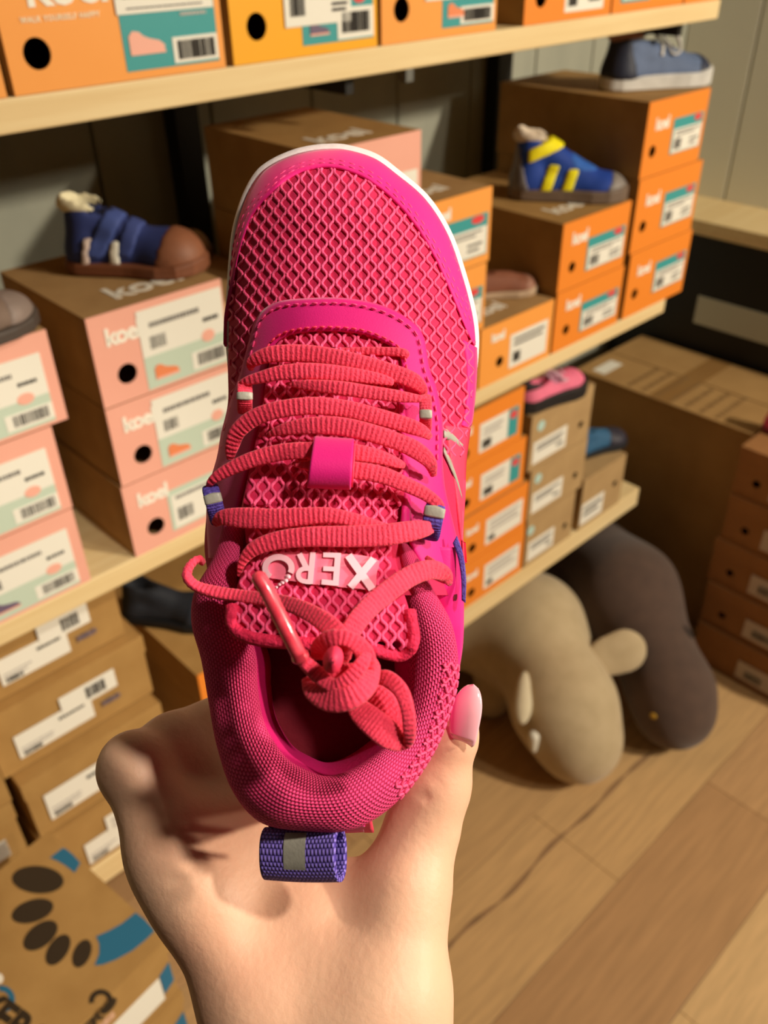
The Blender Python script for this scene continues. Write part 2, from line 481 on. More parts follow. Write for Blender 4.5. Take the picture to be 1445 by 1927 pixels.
def shoe_box(x0, x1, z0, z1, y=0.8, depth=0.2, front=ORANGE, side=KRAFT, hole=None, labels=(), logo=None, toplogo=None, label='', group='', rz=0.0, lid=False, loc=None):
    w = x1 - x0; h = z1 - z0 - 0.0008
    L = loc if loc is not None else ((x0 + x1) / 2, y, z0)
    e = empty('shoe_box', L, rz, label, 'shoe box', group)
    a = -w / 2; b = w / 2; mb = MB(); t = 0.0018
    mb.box(a, a + t, t, depth, 0, h).box(b - t, b, t, depth, 0, h).box(a + t, b - t, t, depth, 0, t).box(a + t, b - t, t, depth, h - t, h).box(a + t, b - t, depth - t, depth, t, h - t)
    mb.build('box_body', side, e)
    # front panel, cut round the finger hole
    if hole:
        hx = a + hole[0] * w; hz = hole[1] * h; r = hole[2]; n = 24
        ci = [(hx + r * math.cos(2 * PI * i / n), hz + r * math.sin(2 * PI * i / n)) for i in range(n)]
        ou = []
        for i in range(n):
            c, s = math.cos(2 * PI * i / n), math.sin(2 * PI * i / n)
            k = min(((b - hx) / c if c > 1e-9 else 1e9), ((a - hx) / c if c < -1e-9 else 1e9), ((h - hz) / s if s > 1e-9 else 1e9), ((0 - hz) / s if s < -1e-9 else 1e9))
            ou.append((hx + k * c, hz + k * s))
        # snap the sample nearest every corner onto it
        for cx, cz in ((a, 0), (b, 0), (b, h), (a, h)):
            j = min(range(n), key=lambda q: abs(math.atan2(math.sin(2 * PI * q / n - math.atan2(cz - hz, cx - hx)), math.cos(2 * PI * q / n - math.atan2(cz - hz, cx - hx)))))
            ou[j] = (cx, cz)
        V = [(p[0], 0, p[1]) for p in ci] + [(p[0], 0, p[1]) for p in ou] + [(p[0], t, p[1]) for p in ci] + [(p[0], t, p[1]) for p in ou]
        F = []
        for i in range(n):
            j = (i + 1) % n
            F += [(i, n + i, n + j, j), (2 * n + i, 2 * n + j, 3 * n + j, 3 * n + i), (i, j, 2 * n + j, 2 * n + i), (n + i, 3 * n + i, 3 * n + j, n + j)]
        mesh('front_panel', V, F, front, e)
    else:
        MB().box(a, b, 0, t, 0, h).build('front_panel', front, e)
    if lid:
        lh = lid
        mb = MB().box(a - 0.002, b + 0.002, -0.002, 0, h - lh, h + 0.0004).box(a - 0.002, a - 0.0002, 0, depth, h - lh, h + 0.0004).box(b + 0.0002, b + 0.002, 0, depth, h - lh, h + 0.0004)
        mb.build('lid', front, e, bevel=0.0006)
    if logo:
        text_obj('printed_name', logo[0], logo[3] * h, logo[4] if len(logo) > 4 else WHITEI, e, (a + logo[1] * w, -0.0006 - (0.002 if lid else 0), logo[2] * h), offset=0.0009, extrude=0.0002, space=0.92)
    if toplogo:
        text_obj('printed_lid_name', toplogo[0], toplogo[1], WHITEI, e, (toplogo[2] * w, toplogo[3] * depth, h + 0.0004), rot=(0, 0, toplogo[4]), offset=0.0012, extrude=0.0002)
    for lb in labels:
        label_part(e, a + lb[0] * w, a + lb[1] * w, lb[2] * h, lb[3] * h, lb[4], lb[5], y=-0.0005 - (lb[6] if len(lb) > 6 else 0) - (0.002 if lid else 0), name=lb[7] if len(lb) > 7 else 'size_label')
    return e


def teal_label(extra=()):     # teal printed field, red size dot, white sticker below
    return [('dot', .68, .92, .80, .99, RED), ('white', .04, .98, .03, .70), ('bars', .10, .34, .12, .42), ('lines', .12, .9, .48, .66, 2), ('lines', .62, .9, .12, .38, 2)]


def sage_label(pic=ORI, split=.42):
    return [('white', 0, 1, split, 1.0), ('lines', .12, .72, .74, .86, 1), ('bars', .10, .28, .50, .66), ('lines', .74, .93, .60, .70, 1, INK), ('dot', .70, .86, .36, .52, CORAL),
            ('shoe', .10, .38, .10, .30, pic), ('white', .55, 1.0, .05, .28), ('bars', .62, .96, .09, .25)]


S1 = 1.3945; G1 = 'shoe boxes on the top shelf'
shoe_box(.105, .322, S1, S1 + .115, front=ORANGE, hole=(.14, .3, .0125), depth=.3, label='orange shoe box cut off by the left photo edge on the top shelf', group=G1)
shoe_box(.329, .546, S1, S1 + .115, front=ORANGE, hole=(.125, .26, .0125), depth=.3,
         labels=[(.50, .968, .06, .62, TEAL, [('lines', .08, .40, .74, .88, 2, WHITEI), ('dot', .72, .92, .80, 1.1, RED), ('shoe', .06, .42, .2, .52, CORAL), ('lines', .62, .9, .62, .7, 1, FAINT)]),
                 (.735, .965, .08, .27, WHITE, [('bars', .1, .92, .14, .86)], .0006, 'barcode_sticker'),
                 (.49, .96, .46, .99, WHITE, [('bars', .08, .36, .2, .42), ('lines', .74, .95, .12, .3, 2, INK), ('lines', .1, .9, .05, .09, 1)], .0012, 'price_sticker')],
         logo=('koel', .12, .565, .42), label='orange shoe box with teal label and red dot, first whole one on the top shelf', group=G1)
text_obj('printed_slogan', 'WALK YOURSELF HAPPY', .0058, mat('pale_orange_print', (255, 232, 196), 0.6), bpy.data.objects['shoe_box.001'], (-.090, -.0007, .0530), extrude=.0001, space=1.15, offset=.00025)
shoe_box(.556, .752, S1, S1 + .115, front=YELLOW, hole=(.16, .28, .0125), depth=.3,
         labels=[(.455, .97, .085, .8, TEAL, [('shoe', .1, .36, .1, .26, SHOEPIC), ('dot', .7, .9, .42, .6, RED)]),
                 (.70, .97, .10, .36, WHITE, [('bars', .12, .9, .2, .85)], .0006, 'barcode_sticker'),
                 (.34, .80, .245, .93, WHITE, [('bars', .08, .3, .12, .36), ('lines', .7, .95, .12, .26, 2, INK), ('text', .28, .7, .36, .62, 'Purple')], .0012, 'price_sticker')],
         label='amber yellow shoe box with a handwritten white sticker on the top shelf', group=G1)
shoe_box(.759, .956, S1, S1 + .115, front=ORANGE, hole=(.16, .29, .0125), depth=.3,
         labels=[(.50, .97, .08, .8, TEAL, [('shoe', .1, .42, .12, .32, ORI)]), (.66, .97, .10, .26, WHITE, [('bars', .1, .9, .15, .85)], .0006, 'barcode_sticker'),
                 (.35, .78, .34, .95, WHITE, [('lines', .1, .9, .05, .3, 3)], .0012, 'price_sticker')],
         label='orange shoe box to the right of the amber one on the top shelf', group=G1)
shoe_box(1.012, 1.205, S1, S1 + .115, front=ORANGE2, side=KRAFT2, hole=(.17, .26, .0115), depth=.3,
         labels=[(.44, .90, .08, .8, WHITE, [('bars', .08, .3, .08, .4), ('lines', .6, .95, .1, .3, 2, INK)])],
         label='deep orange shoe box with dark brown side set after a gap on the top shelf', group=G1)
shoe_box(1.21, 1.40, S1, S1 + .115, front=ORANGE2, side=KRAFT2, depth=.3, labels=[(.1, .5, .10, .7, TEAL, [('white', .05, .95, .05, .6)])],
         label='deep orange shoe box second from the right end of the top shelf', group=G1)
shoe_box(1.405, 1.515, S1, S1 + .115, front=ORANGE2, side=KRAFT2, depth=.3, label='last orange shoe box at the right end of the top shelf', group=G1)

S2 = 0.8905; GA = 'salmon pink shoe boxes in the left stack'; GB = 'salmon pink shoe boxes under the blue strap shoe'
TL = ('koel', .032, .16, .45, -.6)
lab = ['topmost salmon pink box of the stack cut off by the left photo edge', 'middle salmon pink box of the stack cut off by the left photo edge', 'lowest salmon pink box of the stack cut off by the left photo edge']
for k, (a, b, z0, z1) in enumerate(((.130, .305, 1.0935, 1.192), (.112, .286, .992, 1.0925), (.108, .285, S2, .991))):
    shoe_box(a, b, z0, z1, front=PINKC, labels=[((.30, .93, .04, .80, SAGE, sage_label(SHOEPIC if k == 2 else ORI, .42)))], hole=(.12, .28, .011), label=lab[k], group=GA)
lab = ['salmon pink box right under the blue strap shoe, topmost of its stack', 'middle salmon pink box of the stack under the blue strap shoe', 'lowest salmon pink box of the stack under the blue strap shoe, on the board']
for k, (a, b, z0, z1) in enumerate(((.346, .509, 1.0885, 1.190), (.346, .506, .990, 1.0875), (.344, .504, S2, .989))):
    ls = [(.335, .985, .03 if k < 2 else .12, .92 if k < 2 else .70, SAGE, sage_label() if k < 2 else [('white', .04, .96, .05, .86), ('lines', .1, .7, .7, .85, 1), ('bars', .1, .3, .2, .5)])]
    shoe_box(a, b, z0, z1, front=PINKC, labels=ls, hole=(.205, .30, .0115), logo=('koel', .10, .66, .26), toplogo=('koel', .05, -.2, .14, 0.0) if k == 0 else None, label=lab[k], group=GB)
shoe_box(.53, .645, S2, 1.135, y=.86, depth=.24, front=KRAFT, label='plain brown box under the fluffy beige slipper behind the pink sneaker', group='')
lab = ['topmost salmon pink box of the tall stack behind the pink sneaker toe', 'second salmon pink box from the top behind the pink sneaker toe', 'third salmon pink box from the top behind the pink sneaker toe', 'bottom salmon pink box of the stack behind the pink sneaker toe']
for k in range(4):
    z1 = 1.297 - .1005 * k
    shoe_box(.655, .826, z1 - .1, z1, y=.802, depth=.222, front=PINKC, side=KRAFT2, labels=[(.35, .96, .05, .55, SAGE, sage_label())], toplogo=('koel', .05, -.3, .15, 0.0) if k == 0 else None, label=lab[k], group='salmon pink shoe boxes behind the pink sneaker')
GN = 'orange shoe boxes on the middle shelf'
def ol(k=0): return [(.42, .97, .12, .66, TEAL, teal_label())]
for k, (a, b, z0, z1) in enumerate(((.836, .968, 1.098, 1.204), (.834, .964, .9945, 1.097), (.832, .955, S2, .9935))):
    shoe_box(a, b, z0, z1, front=ORANGE, depth=.3, labels=[(.1, .95, .12, .68, TEAL, teal_label())], toplogo=('koel', .04, -.4, .12, 0.0) if k == 0 else None, logo=('koel', .10, .74, .2),
             label=['topmost', 'middle', 'lowest'][k] + ' orange box of the stack just right of the pink sneaker toe', group=GN)
shoe_box(.960, 1.143, S2, .992, front=ORANGE, depth=.3, hole=(.27, .33, .009), logo=('koel', .14, .72, .2), labels=[(.40, .93, .12, .70, WHITE, [('lines', .1, .9, .6, .9, 2), ('bars', .1, .3, .15, .45)])], toplogo=('koel', .04, -.3, .12, 0.0),
         label='low orange box carrying the rust brown shoe on the middle shelf', group=GN)
for k, (a, b, z0, z1) in enumerate(((1.148, 1.338, .999, 1.112), (1.150, 1.345, S2, .998))):
    shoe_box(a, b, z0, z1, front=ORANGE2, side=KRAFT2, depth=.3, hole=(.18, .32, .009), logo=('koel', .14, .66, .24), labels=[(.38, .95, .17, .66, TEAL, teal_label())], toplogo=('koel', .05, -.3, .14, 0.0) if not k else None,
             label=['orange box right under the blue and yellow shoe', 'orange box on the board below the box with the blue and yellow shoe'][k], group=GN)
for k, (a, b, z0, z1) in enumerate(((1.350, 1.540, 1.142, 1.262), (1.354, 1.560, 1.014, 1.141), (1.362, 1.570, S2, 1.013))):
    shoe_box(a, b, z0, z1, front=ORANGE2, side=KRAFT2, depth=.31, hole=(.15, .34, .010), logo=('koel', .14, .62, .22), labels=[(.44, .95, .22, .70, TEAL, teal_label())],
             label=['topmost', 'middle', 'lowest'][k] + ' orange box of the stack at the right end of the middle shelf', group=GN)

S3 = 0.4325; GP = 'brown shoe boxes with white stickers on the bottom shelf'
def wl_(k): 
    d = [('lines', .05, .42, .55, .9, 2, FAINT), ('bars', .06, .22, .1, .32), ('lines', .55, .95, .62, .86, 1, INK)]
    return [(.36, .80, .22, .62, WHITE, d, 0, 'white_sticker'), (.62, .86, .50, .78, WHITE, [('bars', .2, .8, .2, .75)], .0006, 'barcode_sticker')]
lab = ['top brown box with two white stickers tucked under the middle shelf at left', 'second brown box down with joined white stickers at left', 'third brown box down with a white sticker beside the hand', 'lowest brown box with stepped white stickers on the bottom shelf board']
NAMEP = mat('grey_purple_print', (120, 104, 110), .6)
for k, (a, b, z0, z1, y, dx) in enumerate(((.145, .326, .7515, .8555, .845, 0), (.128, .338, .6475, .7505, .828, 0), (.138, .332, .5410, .6465, .806, 0), (.136, .30, S3, .5400, .801, 0))):
    d = [('lines', .05, .46, .2, .46, 2, FAINT), ('bars', .06, .30, .06, .24), ('lines', .56, .9, .62, .82, 1, INK)]
    ls = [(.12, .60, .18, .56, WHITE, d, 0, 'white_sticker'), (.42, .78, .46, .76, WHITE, [('bars', .45, .8, .2, .8)], .0006, 'barcode_sticker')]
    if k == 2: ls = [(.10, .62, .2, .66, WHITE, d, 0, 'white_sticker')]
    if k == 3: ls = [(.28, .85, .10, .5, WHITE, d, 0, 'white_sticker'), (.5, .95, .40, .75, WHITE, [('lines', .1, .9, .2, .8, 2, FAINT)], .0006, 'barcode_sticker')]
    shoe_box(a, b, z0, z1, y=y, depth=.3, front=KRAFT2, side=KRAFT2, labels=ls, lid=.028, logo=None if k > 1 else ('XERO', .66, .26, .10, NAMEP), label=lab[k], group=GP)
lab = ['topmost', 'second', 'third', 'lowest']
for k in range(4):
    z1 = .842 - .103 * k
    shoe_box(-.08, .127 - .004 * k, max(z1 - .1025, S3), z1, y=.802, depth=.3, front=KRAFT2, side=KRAFT2, lid=.028, labels=[(.5, .9, .2, .5, WHITE, [('bars', .1, .5, .2, .7)])],
             label=lab[k] + ' brown box of the stack cut by the left edge, bottom shelf', group='brown shoe boxes at the left edge of the bottom shelf')
GO = 'orange shoe boxes on the bottom shelf'
for k in range(3):
    z1 = .652 - .0735 * k
    shoe_box(.395, .58, z1 - .073, z1, y=.805, depth=.3, front=ORANGE2, side=KRAFT2, hole=None, labels=[(.2, .5, .2, .7, WHITE, [('lines', .1, .9, .2, .9, 3)])] if k == 0 else [], toplogo=('koel', .05, -.2, .3, -.5) if k == 0 else None,
             label=['orange box below the black shoe left of the pink sneaker', 'second orange box below the black shoe, behind the hand', 'lowest orange box below the black shoe, behind the hand'][k], group=GO)
for k, (a, b, z0, z1) in enumerate(((.90, 1.090, .7475, .851), (.905, 1.108, .6465, .7465), (.925, 1.122, .5405, .6455), (.93, 1.124, S3, .5395))):
    shoe_box(a, b, z0, z1, y=.805 if k < 2 else .801, depth=.3, front=ORANGE2, side=KRAFT2, hole=(.22, .28, .010), logo=('koel', .12, .62, .2),
             labels=[(.40, .93, .16, .70, WHITE, [('bars', .08, .3, .1, .4), ('lines', .1, .6, .5, .85, 2, FAINT), ('patch', .74, 1.0, 0, 1, TEAL), ('dot', .78, .96, .62, .9, RED)] if k < 2 else [('lines', .1, .9, .4, .9, 3, FAINT), ('bars', .08, .25, .1, .3)])],
             label=['topmost', 'second', 'third', 'lowest'][k] + ' orange box of the bottom shelf stack right of the pink sneaker', group=GO)
CYAN = mat('pale_cyan_print', (176, 214, 208), .5)
for k, (a, b, z0, z1) in enumerate(((1.113, 1.300, .6665, .783), (1.126, 1.302, .5505, .6655), (1.130, 1.285, S3, .5495))):
    e = shoe_box(a, b, z0, z1, front=KRAFT_T, side=KRAFT_T, depth=.3, hole=(.84, .34, .0075), labels=[(.06, .60, .10, .50, WHITE, [('lines', .1, .9, .5, .85, 2), ('lines', .7, .9, .2, .4, 1, INK)])],
                 label=['tan kraft box right under the pink and black shoe', 'middle tan kraft box below the pink and black shoe', 'lowest tan kraft box below the pink and black shoe'][k], group='tan kraft boxes on the bottom shelf')
    V, F = poly_slab(ell(-.065, .088, .0105, .0105), -.0006, .0004); o = mesh('round_emblem', V, F, CYAN, e)
    MB().add(*poly_slab([(-.067, .082), (-.065, .082), (-.062, .094), (-.064, .094)], -.001, .0003)).build('emblem_mark', WHITEI, o)
shoe_box(1.312, 1.465, S3, .560, front=KRAFT_T, side=KRAFT_T, depth=.25, hole=(.8, .5, .008), labels=[(.03, .55, .08, .5, WHITE, [('lines', .1, .9, .3, .85, 2)])], label='short tan kraft box under the blue and black shoe at the board end', group='tan kraft boxes on the bottom shelf')

# stack on the floor at the right, box ends facing left
KD = mat('kraft_card_dark', (150, 104, 60), 0.8, (160, 112, 66), 25, 0.25, 300)
lab = ['bottom', 'second', 'third', 'fourth', 'fifth']
yy = [.425, .43, .44, .435, .44]
for k in range(5):
    shoe_box(0, .37, 0, .1165, depth=.32, front=KD, side=KD, lid=.03, hole=None if k == 0 else (.13, .36, .009), labels=[(.30 - .02 * k, .85, .14, .58, mat('greyish_label_paper', (205, 192, 180), .6), [('lines', .1, .5, .2, .8, 2, FAINT), ('bars', .1, .3, .2, .6)])],
             loc=(1.60 + .006 * k, yy[k], .117 * k), rz=-PI / 2, label=lab[k] + ' brown shoe box of the floor stack at the right edge', group='brown boxes stacked on the floor at the right')

# big carton beside the rack
cb = empty('cardboard_carton', (1.845, .87, 0), label='large brown cardboard carton standing on the floor right of the shelves', cat='carton')
CART = mat('carton_board', (164, 126, 76), 0.85, (176, 138, 86), 12, 0.3, 200)
MB().box(-.145, .145, -.23, .23, 0, .572).build('carton_body', CART, cb, bevel=.003)
MB().box(-.148, -.002, -.233, .233, .5722, .5765).build('top_flap', CART, cb, bevel=.001)
MB().box(.002, .148, -.233, .233, .5722, .5765).build('top_flap', CART, cb, bevel=.001)
MB().box(-.145, .145, -.028, .028, .5766, .5769).build('packing_tape', mat('brown_tape', (150, 112, 66), .25), cb)
mb = MB(); lo = mb.box(-.125, -.045, .165, .20, .5768, .5773).build('white_sticker', WHITE, cb)
mb = MB(); r2 = random.Random(5)
for i in range(7):
    yq = .09 - i * .038; xq = -.135
    while xq < -.01:
        w_ = r2.uniform(.006, .02); mb.box(xq, xq + w_, yq - .006, yq + .006, .5767, .5770); xq += w_ + .006
tag(mb.build('printed_lines', mat('brown_ink', (128, 96, 56), .8), cb), kind='stuff')
# black cabinet and pine ledge along the right wall
kb = empty('black_cabinet', (2.1, .5, 0), label='black cabinet with a grey label plate below the pine ledge on the right wall', cat='cabinet')
MB().box(-.09, .084, -.9, .70, 0, .862).build('cabinet_body', mat('black_laminate', (26, 23, 20), 0.5), kb, bevel=.002)
MB().box(-.094, -.0902, -.15, .474, .645, .716).build('label_plate', mat('grey_plate', (200, 202, 188), .5), kb)
MB().box(-.10, -.0902, -.9, .70, .50, .515).build('cabinet_rail', BLACK, kb)
lg = MB().box(1.985, 2.184, -.4, 1.22, .868, .902).build('pine_ledge', PINE, bevel=.002); tag(lg, 'pine ledge running along the right wall above the black cabinet', 'ledge')

# printed box in the left foreground, on its own stack
fb_rz = math.radians(11)
FB = Vector((.0245, .62, .62))
def big_box(z1, h, top, lbl, dx=0, dy=0, rz=fb_rz):
    e = empty('large_shoe_box', (FB.x + dx, FB.y + dy, z1 - h), rz, lbl, 'shoe box', 'brown shoe boxes stacked at the lower left')
    w = .30; d = .20
    MB().box(-w / 2, w / 2, -d / 2, d / 2, 0, h - .001).build('box_body', KRAFT2, e, bevel=.001)
    MB().box(-w / 2 - .002, w / 2 + .002, -d / 2 - .002, -d / 2, h - .030, h).box(w / 2, w / 2 + .002, -d / 2, d / 2, h - .03, h).box(-w / 2, w / 2 , -d / 2, d / 2 , h - .001, h).build('lid', KRAFT2, e, bevel=.0006)
    return e
# ------------------------------------------------------------------ the pink sneaker, built in depth
def adopt(root, objs):
    inv = Matrix.Translation(-root.location)
    for o in objs: o.parent = root; o.matrix_parent_inverse = inv


PXM = 1.0 / FPX
def sole_d(y): return 0.300 - 0.010 * (y - 300.0) / 1250.0


def W(x, y, h): return at(x, y, sole_d(y) - h)
def c6(x, y): return (400 + x / 2.779, 250 + y / 2.779)
def c7(x, y): return (340 + x / 2.491, 640 + y / 2.491)
c7n = c7
def c8(x, y): return (340 + x / 2.491, 1000 + y / 2.491)


OUTL = [(400, 1120), (384, 1040), (388, 960), (396, 900), (408, 860), (414, 815), (426, 760), (426, 700), (424, 640), (425, 570), (430, 490), (437, 430), (455, 369), (480, 324),
        (508, 301), (544, 284), (576, 275), (612, 270.5), (652, 272), (706, 288), (749, 318), (807, 369), (850, 437), (879, 520), (897, 592), (902, 646), (900, 710), (890, 800), (879, 881), (874, 960), (871, 1040), (870, 1120)]
OS = spline(OUTL, 241)                       # white rim outline
MY0, MY1 = 450.0, 1120.0
def xm(y): return 655 - 22 * min(max((y - 450) / 650, 0), 1)
MED = np.array([[xm(min(max(p[1], MY0), MY1)), min(max(p[1], MY0), MY1)] for p in OS])
vec = OS - MED; LEN = np.linalg.norm(vec, axis=1)
insp = np.interp(np.linspace(0, 1, 241), [0, .25, .38, .5, .62, .78, .9, 1], [1, 3, 8, 10, 9.5, 7, 5, 1])
UPO = MED + vec * ((LEN - insp) / LEN)[:, None]         # edge of the upper inside the rim
def hc(y): return float(np.interp(y, [272, 300, 330, 380, 450, 560, 650, 760, 900, 1000, 1120], [.026, .0285, .031, .035, .039, .043, .047, .0525, .058, .062, .066]))
def he(y): return float(np.interp(y, [272, 450, 650, 800, 1000, 1120], [.016, .014, .013, .016, .028, .036]))
def fr(r): return (1 - (1 - min(max(r, 0), 1)) ** 2.3) ** (1 / 1.9)
ANG = np.arctan2(vec[:, 1], vec[:, 0])


def UR(i, r):      # point on the upper: i = outline index, r = 0 edge .. 1 middle
    p = UPO[i] * (1 - r) + MED[i] * r
    hmid = hc(MED[i][1]); h = he(OS[i][1]) + (hmid - he(OS[i][1])) * fr(r)
    return p, h


TOP = [k for k in range(241) if OS[k][1] < MY0]
K0, K1 = TOP[0], TOP[-1]
LY = [(UPO[k][1], UPO[k][0]) for k in range(0, K0 + 1)][::-1]
RY = [(UPO[k][1], UPO[k][0]) for k in range(K1, 241)]
LYa = np.array(sorted(LY)); RYa = np.array(sorted(RY))
TA = np.unwrap(np.array([math.atan2(UPO[k][1] - MY0, UPO[k][0] - xm(MY0)) for k in range(K0, K1 + 1)])); TR = np.array([math.hypot(UPO[k][1] - MY0, UPO[k][0] - xm(MY0)) for k in range(K0, K1 + 1)])
if TA[0] > TA[-1]: TA = TA[::-1]; TR = TR[::-1]


def H(x, y):
    if y >= MY0:
        m_ = xm(y)
        q = np.interp(y, LYa[:, 0], LYa[:, 1]) if x < m_ else np.interp(y, RYa[:, 0], RYa[:, 1])
        r = 1 - abs(x - m_) / max(abs(q - m_), 1); mid = hc(y); e = he(y)
    else:
        dx, dy = x - xm(MY0), y - MY0; a = math.atan2(dy, dx)
        while a < TA[0] - .3: a += 2 * PI
        while a > TA[-1] + .3: a -= 2 * PI
        R = np.interp(a, TA, TR); r = 1 - math.hypot(dx, dy) / R; mid = hc(MY0); e = he(y)
    if r < 0: return e
    return e + (mid - e) * fr(r)


def S(x, y, off=0.0): return W(x, y, H(x, y) + off)


PK_BASE = mat('mesh_backing', (206, 30, 82), 0.85, bump=.3, bscale=900)
PK_NET = mat('mesh_thread', (248, 82, 134), 0.6, bump=.5, bscale=1500)
MAGENTA = mat('magenta_nubuck', (250, 28, 136), 0.62, (246, 24, 130), 60, 0.1, 2500, spec=.3, sheen=.15)
MAG_DK = mat('deep_magenta_nubuck', (228, 18, 128), 0.6, (220, 14, 122), 60, 0.12, 2500, spec=.3, sheen=.15)
CORALP = mat('coral_pink_edge', (250, 60, 98), 0.6, bump=.2, bscale=800)
RIMW = mat('white_rubber', (238, 222, 226), 0.45, bump=.2, bscale=500)
STITCH = mat('pink_thread', (244, 66, 130), 0.6)
LACE = weave('shoelace_weave', (252, 46, 86), (222, 20, 58), 9, 260, .35, dist=.0003)
LACE2 = mat('shoelace_ribbed', (252, 62, 98), 0.72, (244, 52, 88), 500, .5, 1600, sheen=.2)
KNIT = weave('collar_knit', (255, 84, 148), (214, 20, 84), 150, 34, .9, dist=.0006)
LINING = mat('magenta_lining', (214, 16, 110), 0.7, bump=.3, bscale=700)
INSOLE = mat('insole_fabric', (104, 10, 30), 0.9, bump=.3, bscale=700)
PURP = weave('purple_webbing', (150, 128, 226), (76, 56, 156), 20, 34, .9, dist=.0005)
PURP2 = mat('purple_webbing_plain', (98, 76, 178), .7, (72, 52, 140), 900, .6, 1500)
REFL = mat('grey_reflective_tape', (172, 168, 156), 0.38, (160, 156, 146), 400, .1, 1200)
LOGOB = mat('logo_rubber', (250, 120, 150), 0.35)
LOGOW = mat('logo_letter_rubber', (252, 196, 212), 0.35)

snk = empty('sneaker', tuple(W(640, 960, 0.0)), label='bright pink laced sneaker with white sole rim held up in the hand in the foreground', cat='shoe')
SP = []
def keep(o): SP.append(o); return o


# upper backing
nr = 22
rs = [1 - (1 - j / (nr - 1)) ** 1.5 for j in range(nr)]
G = np.zeros((241, nr, 3))
for i in range(241):
    for j in range(nr):
        p, h = UR(i, rs[j] * .999); G[i, j] = W(p[0], p[1], h)
keep(grid_mesh('upper_backing', G, PK_BASE, None))
# side walls from the edge of the upper to the sole, and the rubber rim
def foot_px(i):     # where the outline meets the sole plane
    x, y = OS[i]; sh = float(np.interp(y, [300, 640, 800, 1000, 1120], [0, 0, .035, .10, .14])); return (x + (MED[i][0] - x) * sh, y)
G = np.zeros((241, 6, 3))
for i in range(241):
    a = UPO[i]; tt = float(np.interp(OS[i][1], [300, 700, 860, 1120], [0, 0, 1, 1])); b = (foot_px(i)[0] * tt + (a[0] * .985 + MED[i][0] * .015) * (1 - tt), a[1] * .985 + MED[i][1] * .015 if tt < 1 else a[1])
    for j in range(6):
        t = j / 5; G[i, j] = W(a[0] * (1 - t) + b[0] * t, a[1] * (1 - t) + b[1] * t, he(OS[i][1]) * (1 - t) + .012 * t)
keep(grid_mesh('side_wall', G, MAG_DK, None, flip=True))
heel = spline([(800, 1250), (780, 1360), (720, 1450), (630, 1490), (545, 1450), (490, 1360), (468, 1250)], 60)
base = np.array([foot_px(i) for i in range(241)]); loop = np.concatenate([base, heel])
loop[:, 0] = np.where(loop[:, 1] > 1000, loop[:, 0], loop[:, 0])
nl = len(loop); cen = np.array([640.0, 900.0])
G = np.zeros((nl, 8, 3))
prof = [(0.0, .0155), (0.0, .0155), (.4, .0152), (.85, .0140), (1, .010), (1, .0), (.6, -.0025), (0, -.003)]
for i in range(nl):
    q = loop[i]; d = cen - q; d = d / np.linalg.norm(d)
    for j, (k, h) in enumerate(prof):
        ins = (1 - k) * (13 if j < 3 else 10); p = q + d * ins; G[i, j] = W(p[0], p[1], h)
keep(grid_mesh('sole_rim', G, RIMW, None, closed_u=True, flip=True))
V = [W(*(q + (cen - q) / np.linalg.norm(cen - q) * 10), -.003) for q in loop] + [W(cen[0], cen[1], -.003)]
keep(mesh('outsole', V, [(i, (i + 1) % nl, nl) for i in range(nl)], RIMW, None))

# toe band: from the rim to its inner edge
TIN = spline([(427, 640), (428, 600), (440, 531), (452, 473), (476, 405), (519, 356), (562, 326), (616, 315), (673, 329), (724, 362), (774, 415), (817, 484), (850, 556), (875, 617), (897, 660)], 400)
def rin(i, curve=TIN):     # r at which the line from the outline to the middle meets the curve
    a = UPO[i]; d = MED[i] - a; L = np.linalg.norm(d); u = d / L; rel = curve - a
    perp = np.abs(rel[:, 0] * u[1] - rel[:, 1] * u[0]); al = rel @ u; k = np.argmin(perp + np.where((al < -3) | (al > L * 1.02), 1e3, 0)); return max(al[k], 0) / L, perp[k]
ids = [i for i in range(241) if OS[i][1] < 655]
G = np.zeros((len(ids), 10, 3)); RI = []
for a, i in enumerate(ids):
    r1, _ = rin(i); RI.append(r1)
    for j in range(10):
        t = j / 9; p, h = UR(i, r1 * t); off = .0015 + (.0004 * math.sin(PI * t)); G[a, j] = W(p[0], p[1], h + (off if 0 < j < 9 else (.0002 if j == 0 else .0009)))
keep(grid_mesh('toe_band', G, MAGENTA, None, thick=.0012))


def stitches(name, path, length=.0022, gap=.0011, r=.00034, m=STITCH, lift=.0):
    """short thread stitches along a world-space path, one joined piece"""
    P = np.array(path, float); seg = np.linalg.norm(np.diff(P, axis=0), axis=1); cum = np.concatenate([[0], np.cumsum(seg)]); s = 0; V = []; F = []
    cd = np.array(EYE)
    while s + length < cum[-1]:
        pts = [np.array([np.interp(s + length * k, cum, P[:, c]) for c in range(3)]) for k in (0, .25, .75, 1)]
        t = pts[3] - pts[0]; t /= np.linalg.norm(t) + 1e-9; vd = cd - pts[1]; vd /= np.linalg.norm(vd); n = np.cross(t, vd); n /= np.linalg.norm(n) + 1e-9; b = np.cross(n, t)
        b0 = len(V)
        for q, (k, rr) in enumerate(zip(pts, (.3, 1, 1, .3))):
            for a in range(5):
                an = 2 * PI * a / 5; V.append(k + (r * rr) * (math.cos(an) * n + math.sin(an) * b))
        for q in range(3):
            for a in range(5): F.append((b0 + q * 5 + a, b0 + q * 5 + (a + 1) % 5, b0 + q * 5 + 5 + (a + 1) % 5, b0 + q * 5 + 5 + a))
        F.append(tuple(b0 + a for a in range(5))); F.append(tuple(b0 + 15 + a for a in range(5)))
        s += length + gap
    o = mesh(name, V, F, m, None, smooth=True); o['kind'] = 'stuff'; return keep(o)


